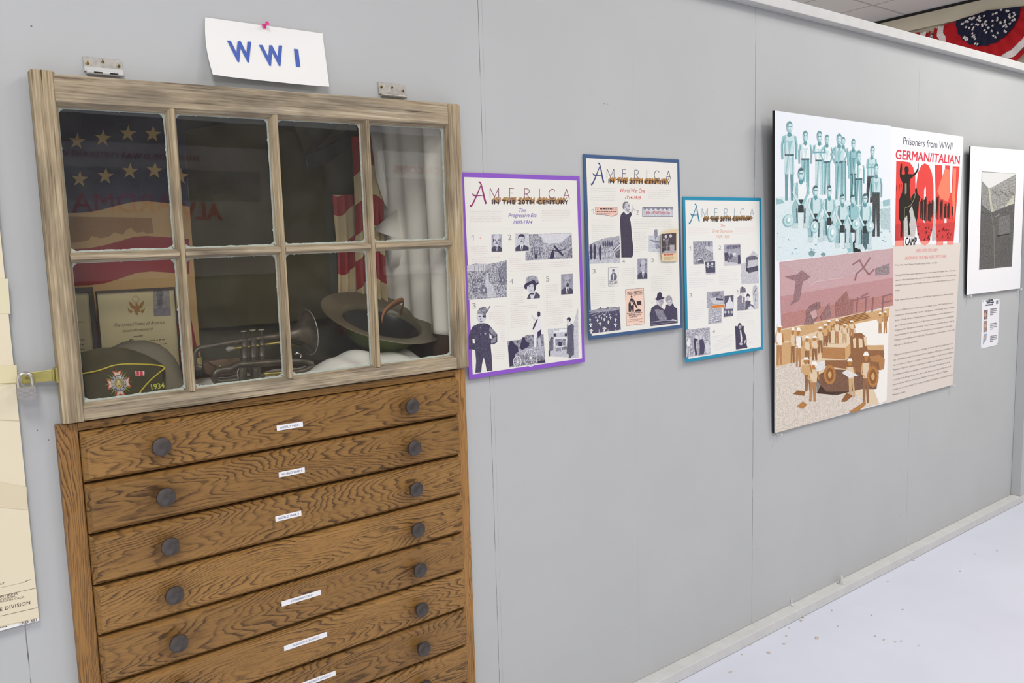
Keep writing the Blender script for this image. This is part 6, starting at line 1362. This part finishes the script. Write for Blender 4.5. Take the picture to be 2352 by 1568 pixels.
def ring_letters(t, a0, a1, r):
    n = len(t)
    for i, chh in enumerate(t):
        if chh == ' ': continue
        th = math.radians(a0 + (a1 - a0) * (i + .5) / n)
        v, f, _ = text_geo(chh, .02)
        c, q = math.cos(th), math.sin(th); P2 = []
        for x, y in v:
            du = (x - .5) * 17; dv = y * 27 - 10      # along tangent, outwards
            P2.append((cxb + (r + dv) * c - q * du, cyb + ((r + dv) * q + c * du) * 1.05))
        B.mb.add([B.w(B.p(ZQ(*p)), 8) for p in P2], f, 0, (*lin((216, 212, 208)), 0))
ring_letters('VETERANS OF FOREIGN WARS OF THE U.S. ', 130, 490, 78)
B.build('badge', gc)

# ---- cornet lying on the cotton
hn = thing('cornet', 'tarnished brass cornet with three valves lying in the middle of the case', 'cornet', (.72, .12, 1.215))
yh = .115
def T(x, y, dy=0.0): return at(*ZT_(x, y), yh + dy)
def tube(nm, pts, r, mat=None, n=14, sm=True):
    p = [T(*q) for q in pts]; p = smooth_path(p, 5) if sm and len(p) > 2 else p
    if isinstance(r, (list, tuple)):
        m_ = len(p); rs = [r[0] + (r[-1] - r[0]) * i / (m_ - 1) for i in range(m_)] if len(r) == 2 else r
    else: rs = r
    return MB().tube(p, rs, n).build(nm, mat or M_HORN, hn, smooth=True)
bw, bt = T(960, 600, .0), T(2040, 460, .0)
axis = (bt - bw); Lb = axis.length
prof = [(.0062, 0), (.0068, Lb * .25), (.0085, Lb * .45), (.0115, Lb * .60), (.0165, Lb * .72), (.0235, Lb * .82), (.0335, Lb * .90), (.0455, Lb * .96), (.0575, Lb * 1.0), (.0585, Lb * 1.002), (.0570, Lb * 1.0), (.044, Lb * .955), (.032, Lb * .895), (.022, Lb * .815), (.015, Lb * .715), (.004, Lb * .60)]
MB().lathe(prof, bw, axis, 40).build('bell', M_HORN, hn, smooth=True)
R0 = [bt + Matrix.Rotation(2 * PI * i / 40, 3, axis.normalized()) @ (axis.orthogonal().normalized() * .058) for i in range(41)]
MB().tube(R0, .0011, 8, caps=False).build('bell_rim', M_STEEL, hn, smooth=True)
tube('lead_bow', [(960, 600), (700, 640), (420, 690), (240, 720), (150, 770), (112, 860), (108, 960), (150, 1040), (240, 1060)], .0068)
tube('mouthpipe', [(730, 742), (1160, 690)], .0040, M_HORNB); tube('mouthpipe', [(1160, 690), (1600, 640), (1900, 690, .02)], .0036, M_HORNB)
p = T(722, 742); d_ = (T(1160, 690) - p).normalized(); MB().lathe([(.0030, -.010), (.0075, -.004), (.0062, .0), (.0045, .010)], p, d_, 18).build('mouthpipe_receiver', M_STEEL, hn, smooth=True)
for x, yt_, yb2, yb_ in ((958, 570, 985, 445), (1108, 560, 985, 425), (1255, 545, 975, 420)):
    a1, a2 = T(x, yt_), T(x, yb2)
    MB().lathe([(.0082, 0), (.0092, .001), (.0092, .006), (.0084, .0075), (.0084, .018), (.0090, .019), (.0084, .020), (.0084, .044), (.0090, .045), (.0084, .0465), (.0084, (a1 - a2).length), (.004, (a1 - a2).length + .002)], a1, a2 - a1, 24).build('valve_casing', M_HORN, hn, smooth=True)
    bt2 = T(x - 4, yb_)
    v_ = MB().tube([a1, bt2], .0018, 10).build('valve_stem', M_HORN, hn, smooth=True)
    MB().lathe([(.0040, -.0016), (.0072, -.0006), (.0072, .0008), (.004, .0011), (0, .0012)], bt2, (0, 0, 1), 22).build('finger_button', M_PEARL, v_, smooth=True)
tube('main_tube', [(560, 1100, -.02), (700, 1090, -.02), (850, 1020, -.015), (1080, 1000, -.01), (1600, 960), (1900, 950), (2060, 985), (2110, 1000)], .0088)
tube('tuning_slide', [(700, 1090, -.03), (560, 1100, -.03), (470, 1150, -.03), (455, 1225, -.03), (500, 1285, -.03), (620, 1290, -.03), (850, 1265, -.03)], .0082)
tube('lower_tube', [(850, 1265, -.03), (1100, 1240, -.03), (1300, 1180, -.03)], .0064); tube('lower_tube', [(1280, 1172, -.03), (1600, 1150, -.03)], .0052, M_HORNB); tube('lower_tube', [(1600, 1150, -.03), (1900, 1120, -.02), (2060, 1060, -.01), (2110, 1000)], .0060)
p0, p1 = T(860, 1150, -.035), T(1330, 1120, -.035)
for x, w_, h0, h1 in ((930, 70, 1060, 1330), (1160, 75, 1060, 1300)):
    a1, a2 = T(x, h0, -.035), T(x, h1, -.035)
    MB().lathe([(.002, -.001), (w_ / 7.35 / 900, 0), (w_ / 7.35 / 900 * 1.05, (a1 - a2).length * .9), (.003, (a1 - a2).length)], a1, a2 - a1, 20).build('valve_cap', M_HORN, hn, smooth=True)
tube('brace', [(1040, 1060, -.04), (1110, 1290, -.04)], .0020, M_HORN, 8); tube('brace', [(870, 1075, -.042), (848, 1150, -.045), (862, 1250, -.042)], .0014, M_CHROME, 8)
tube('water_key', [(1545, 485), (1495, 510), (1472, 550), (1495, 600), (1590, 628)], .0016, M_HORNB, 8); tube('finger_hook', [(1815, 835, -.02), (1850, 812, -.02), (1900, 825, -.02), (1922, 850, -.02), (1910, 890, -.02)], .0016, M_CHROME, 8)
for x, y in ((640, 1340), (1520, 1230), (1890, 1180)): tube('foot', [(x, y - 40, -.03), (x - 10, y, -.03)], .003, M_HORN, 8)

# ---- brown pouch and small dark bottle behind the cornet
pc = thing('leather_pouch', 'flat brown leather pouch lying behind the cornet', 'pouch', (.62, .2, 1.215))
ps = [at(*ZT_(*q), .20) for q in ((240, 985), (330, 950), (880, 885), (890, 1150), (600, 1190), (420, 1185), (300, 1160), (255, 1080))]
MB().prism([(p.x, p.z) for p in ps], .19, .225).build('body', M_POUCH, pc, bevel=.005)
fp = [at(*ZT_(*q), .187) for q in ((330, 952), (880, 888), (885, 1020), (760, 1070), (620, 1080), (480, 1030))]
MB().prism([(p.x, p.z) for p in fp], .185, .189).build('flap', plain('lighter_leather', (136, 112, 90), .7), pc, bevel=.001)
k_ = at(*ZT_(552, 1035), .186); MB().lathe([(.003, 0), (.0028, .002), (0, .003)], (k_.x, .185, k_.z), (0, -1, 0), 12).build('snap', M_BRASS, pc, smooth=True)
bo = thing('ink_bottle', 'small dark bottle with a cream label beside the cornet crook', 'bottle', (.53, .2, 1.215))
bb_ = at(*ZT_(175, 1190), .19); bt_ = at(*ZT_(175, 870), .19)
MB().lathe([(.0105, 0), (.012, .002), (.012, (bt_ - bb_).z * .8), (.006, (bt_ - bb_).z)], bb_, (0, 0, 1), 20).build('body', M_LINER, bo, smooth=True)
lg = MB(); lg.lathe([(.01215, .022), (.01215, .045)], bb_, (0, 0, 1), 24); lg.f = lg.f[:24]; lg.m = lg.m[:24]; lg.c = lg.c[:24]; lg.build('label', plain('cream_label', (190, 172, 112), .7), bo, smooth=True)

# ---- upturned steel helmet
hl = thing('steel_helmet', 'upturned wide brimmed olive steel helmet resting on the cotton', 'helmet', (.95, .17, 1.24))
yb = .175
L_, R_ = at(*ZU(65, 420), yb), at(*ZU(1728, 690), yb)
cen = at(*ZU(905, 600), yb); Rb = (R_ - L_).length / 2 * .985
roll = math.atan2(R_.z - L_.z, R_.x - L_.x) * .62
ax_ = Vector((0, 0, 1)); ax_.rotate(Matrix.Rotation(math.radians(21), 3, 'X')); ax_.rotate(Matrix.Rotation(-roll, 3, 'Y'))
dr_ = Rb * .66; dz = at(*ZU(900, 1075), yb).z - cen.z; hd = -dz * .98
pr_out = [(0, -hd), (dr_ * .3, -hd * .975), (dr_ * .55, -hd * .89), (dr_ * .76, -hd * .73), (dr_ * .90, -hd * .50), (dr_ * .97, -hd * .26), (dr_ * 1.0, -.012), (dr_ * 1.05, -.006), (Rb * .85, -.002), (Rb, .0045)]
def oval(m): m.v = [(x, cen.y + (y - cen.y) * .90, z) for x, y, z in m.v]; return m
oval(MB().lathe(pr_out, cen, ax_, 56, caps=False)).build('shell', M_HELM, hl, smooth=True)
oval(MB().lathe([(Rb, .0048), (Rb * .998, .0060), (Rb * .85, .0000), (dr_ * 1.06, -.0038), (dr_ * 1.0, -.008), (dr_ * .965, -.02)], cen, ax_, 56, caps=False)).build('brim', M_BRIM, hl, smooth=True)
oval(MB().tube([cen + Matrix.Rotation(2 * PI * i / 56, 3, ax_) @ (ax_.orthogonal().normalized() * Rb) + ax_ * .0052 for i in range(57)], .0013, 8, caps=False)).build('rim', M_BRIM, hl, smooth=True)
oval(MB().lathe([(dr_ * .962, -.020), (dr_ * .90, -.030), (dr_ * .80, -.040), (dr_ * .60, -.060), (dr_ * .3, -.072), (0, -.074)], cen, ax_, 40, caps=False)).build('liner', M_LINER, hl, smooth=True)
sp_ = [at(*ZU(*q), yy_) for q, yy_ in (((880, 640), .10), ((900, 545), .115), ((960, 455), .13), ((1060, 375), .145), ((1190, 325), .16), ((1200, 400), .20), ((1150, 560), .24))]
sp_ = smooth_path(sp_, 5); v = []
for i, p in enumerate(sp_): v += [tuple(p + Vector((-.004, -.012, .008))), tuple(p + Vector((.010, .012, -.008)))]
MB().add(v, [(2 * i, 2 * i + 2, 2 * i + 3, 2 * i + 1) for i in range(len(sp_) - 1)]).build('chin_strap', M_STRAP, hl, smooth=True, solid=.0022)

# ================================================================ bunting on the far end wall
def bunting(cy, cz, R, label, x=7.975, drop=1.0, a0=180, a1=360, up=.06):
    t = thing('bunting', label, 'bunting', (x, cy, cz - R), 'pleated flag bunting on the end wall')
    def ring(r0, r1, col, nm, d, stars=False):
        N = 44
        def fn(u, v):
            a = math.radians(a0 + (a1 - a0) * u); r = r0 + (r1 - r0) * v
            pl = .022 * (r / R) * math.cos(u * N * PI / 2)
            return (x - .03 - d + pl * .6, cy - r * math.cos(a), cz + up + r * math.sin(a) * drop - up * (r / R) + .012 * (r / R) * math.cos(u * N * PI / 2) * (v > .5))
        gb = MB().grid(fn, N * 2, 6)
        if stars:
            sm = gb; rs = random.Random(4)
            for i in range(80):
                u, v = rs.uniform(.03, .97), math.sqrt(rs.uniform(.02, .93)); p = fn(u, v); q = .0135
                pts = []
                for k in range(10):
                    th = PI / 2 + PI * k / 5; rr2 = q * (1 if k % 2 == 0 else .42); pts.append((p[0] - .014, p[1] + rr2 * math.cos(th), p[2] + rr2 * math.sin(th)))
                sm.add(pts, [tuple(range(10))], 1)
        gb.build(nm, [col, M_BWHITE], t, smooth=True)
    ring(.0, R * .56, M_BNAVY, 'star_field', .012, True)
    ring(R * .50, R * .80, M_BRED, 'red_band', .004); ring(R * .79, R * .92, M_BWHITE, 'white_band', .0); ring(R * .915, R, M_BRED, 'hem_band', -.004)
M_BNAVY = cloth('bunting_navy', (38, 40, 60), .1, 8); M_BRED = cloth('bunting_red', (178, 34, 40), .14, 8); M_BWHITE = cloth('bunting_white', (224, 214, 210), .05, 8)
cN = at_x(2268, 30, 7.95)
bunting(1.45, 3.36, .47, 'red white and navy pleated fan bunting nearest the right edge')
bunting(2.42, 3.34, .47, 'fan bunting mostly hidden behind the partition rail')
bunting(1.93, 3.27, .19, 'small starred bunting between the two larger fans', x=8.016)

# ================================================================ bolt and paint chips at the sill plate
bq = at_z(1935, 1340, .040)
bt = thing('anchor_bolt', 'painted anchor bolt and nut sticking up from the sill plate', 'bolt', (bq.x, -.026, .040), None)
MB().lathe([(.016, 0), (.016, .0022), (.004, .0023)], (bq.x, -.026, .0398), (0, 0, 1), 22).build('washer', M_TRIM, bt, smooth=True)
MB().lathe([(.0105, 0), (.0105, .010), (.004, .0101)], (bq.x, -.026, .042), (0, 0, 1), 6).build('nut', M_TRIM, bt)
MB().lathe([(.0058, 0), (.0058, .028), (.0045, .030), (0, .030)], (bq.x, -.026, .042), (0, 0, 1), 16).build('stud', M_TRIM, bt, smooth=True)
ct_ = MB(); sq = at_z(1824, 1390, .040); ct_.box(sq.x - .012, -.020, .0398, sq.x + .014, -.0004, .0425); ct_.box(sq.x - .002, -.004, .0425, sq.x + .008, -.0004, .062)
tag(ct_.build('plastic_clip', M_CLEAR, base=(sq.x, -.01, .04), bevel=.001), 'small white plastic clip standing on the sill plate left of the bolt', 'clip')
chips = ((1876, 1465, .034, .012, .5, 'largest tan paint chip on the white floor'), (1722, 1480, .016, .010, .2, None), (1766, 1499, .020, .010, -.4, None), (1840, 1425, .014, .009, .9, None), (1845, 1418, .016, .007, .4, None), (1801, 1479, .018, .006, -.6, None), (1806, 1460, .014, .006, .8, None), (1813, 1442, .012, .006, .1, None), (1678, 1543, .030, .006, -.1, None), (1704, 1503, .008, .007, 0, None), (2073, 1400, .020, .006, -.1, None), (2205, 1312, .018, .007, -.2, None), (2010, 1461, .014, .006, .6, None), (2030, 1469, .020, .005, .1, None), (2056, 1474, .018, .006, .0, None), (2070, 1472, .014, .005, .2, None), (2110, 1483, .012, .005, .1, None), (2039, 1336, .014, .006, 0, None), (2099, 1287, .014, .008, .3, None), (1911, 1402, .010, .006, 0, None), (1925, 1438, .012, .004, .2, None), (2002, 1413, .010, .005, 0, None), (2290, 1265, .014, .005, .3, None), (2240, 1272, .012, .005, 0, None))
rc = random.Random(8)
for px, py, a, b_, rt, lab in chips:
    p = at_z(px, py, 0.0); n = 7; c, q = math.cos(rt), math.sin(rt)
    ring = []
    for i in range(n):
        th = 2 * PI * i / n; r = rc.uniform(.35, .5); u, v = a * r * math.cos(th), b_ * r * math.sin(th) * 1.6; ring.append((p.x + u * c - v * q, p.y + u * q + v * c))
    h = rc.uniform(.002, .004)
    m_ = MB().add([(x, y, .0002) for x, y in ring] + [(p.x + (x - p.x) * .8, p.y + (y - p.y) * .8, h) for x, y in ring], [tuple(range(n))[::-1], tuple(range(n, 2 * n))] + [(i, (i + 1) % n, (i + 1) % n + n, i + n) for i in range(n)])
    o = m_.build('paint_chip', M_DEBRIS, base=(p.x, p.y, 0)); tag(o, lab or 'tiny chip of wood or paint on the white floor', 'debris', 'paint chips on the white floor')

# ================================================================ display boards across the aisle, seen as reflections in the panes
YV = 3.55; YR = -3.595
class Across(Sheet):
    """board on the far side of the aisle; traced from its mirror image in the glass plane"""
    def p(s, q): w_ = at(q[0], q[1], YV); return (w_.x, w_.z)
    def w(s, q, L): return (q[0], YR + .012 + L * 4e-4, q[1])
def board(x0, x1, z0, z1, label):
    t = thing('reflected_board', label, 'board', ((x0 + x1) / 2, YR, z0), 'boards across the aisle')
    return t
A_ = Across(0); a = A_.p((130, 320)); b = A_.p((640, 575))
B1 = (a[0], b[0], b[1] - .15, a[1])
t1 = board(*B1, 'veterans board reflected in the left panes of the sash')
A_.L = 1
p0, p1 = A_.p((100, 380)), A_.p((600, 462)); A_.flat([(p0[0], p1[1]), (p1[0], p1[1]), (p1[0], p0[1]), (p0[0], p0[1])], (96, 96, 100), .5)
def rtext(S_, t, q0, q1, col, bold):        # runs from right to left as seen from the camera side
    a, b = S_.p(q0), S_.p(q1); v, f, tw_ = text_geo(t, 0.0 if 'M' in t else bold); W = a[0] - b[0]; sy = W / tw_
    S_.mb.add([S_.w((a[0] - x * W, b[1] + y * sy), 4) for x, y in v], f, 0, (*lin(col), 0))
rtext(A_, 'MANY WORLD WAR I VETERANS W', (456, 358), (136, 358), (150, 40, 60), .02)
rtext(A_, 'ALV', (512, 504), (415, 504), (190, 40, 60), .03); rtext(A_, 'ARDMA', (400, 498), (166, 488), (190, 40, 60), .03)
A_.mb.box(B1[0], YR, B1[2], B1[1], YR + .010, B1[3], 0, (*lin((170, 166, 168)), 0)); A_.build('panel', t1)
A2 = Across(0); a = A2.p((868, 346)); b = A2.p((1120, 620))
B2 = (a[0], b[0] + .3, b[1], a[1])
t2 = board(*B2, 'corps board reflected in the right panes of the sash')
A2.L = 1
p0, p1 = A2.p((868, 408)), A2.p((1120, 600)); A2.flat([(p0[0], p1[1]), (p1[0], p1[1]), (p1[0], p0[1]), (p0[0], p0[1])], (150, 148, 144), .3)
rtext(A2, 'ION CORPS', (1014, 397), (905, 397), (196, 60, 50), .02)
A2.mb.box(B2[0], YR, B2[2], B2[1], YR + .010, B2[3], 0, (*lin((225, 224, 222)), 0)); A2.build('panel', t2)
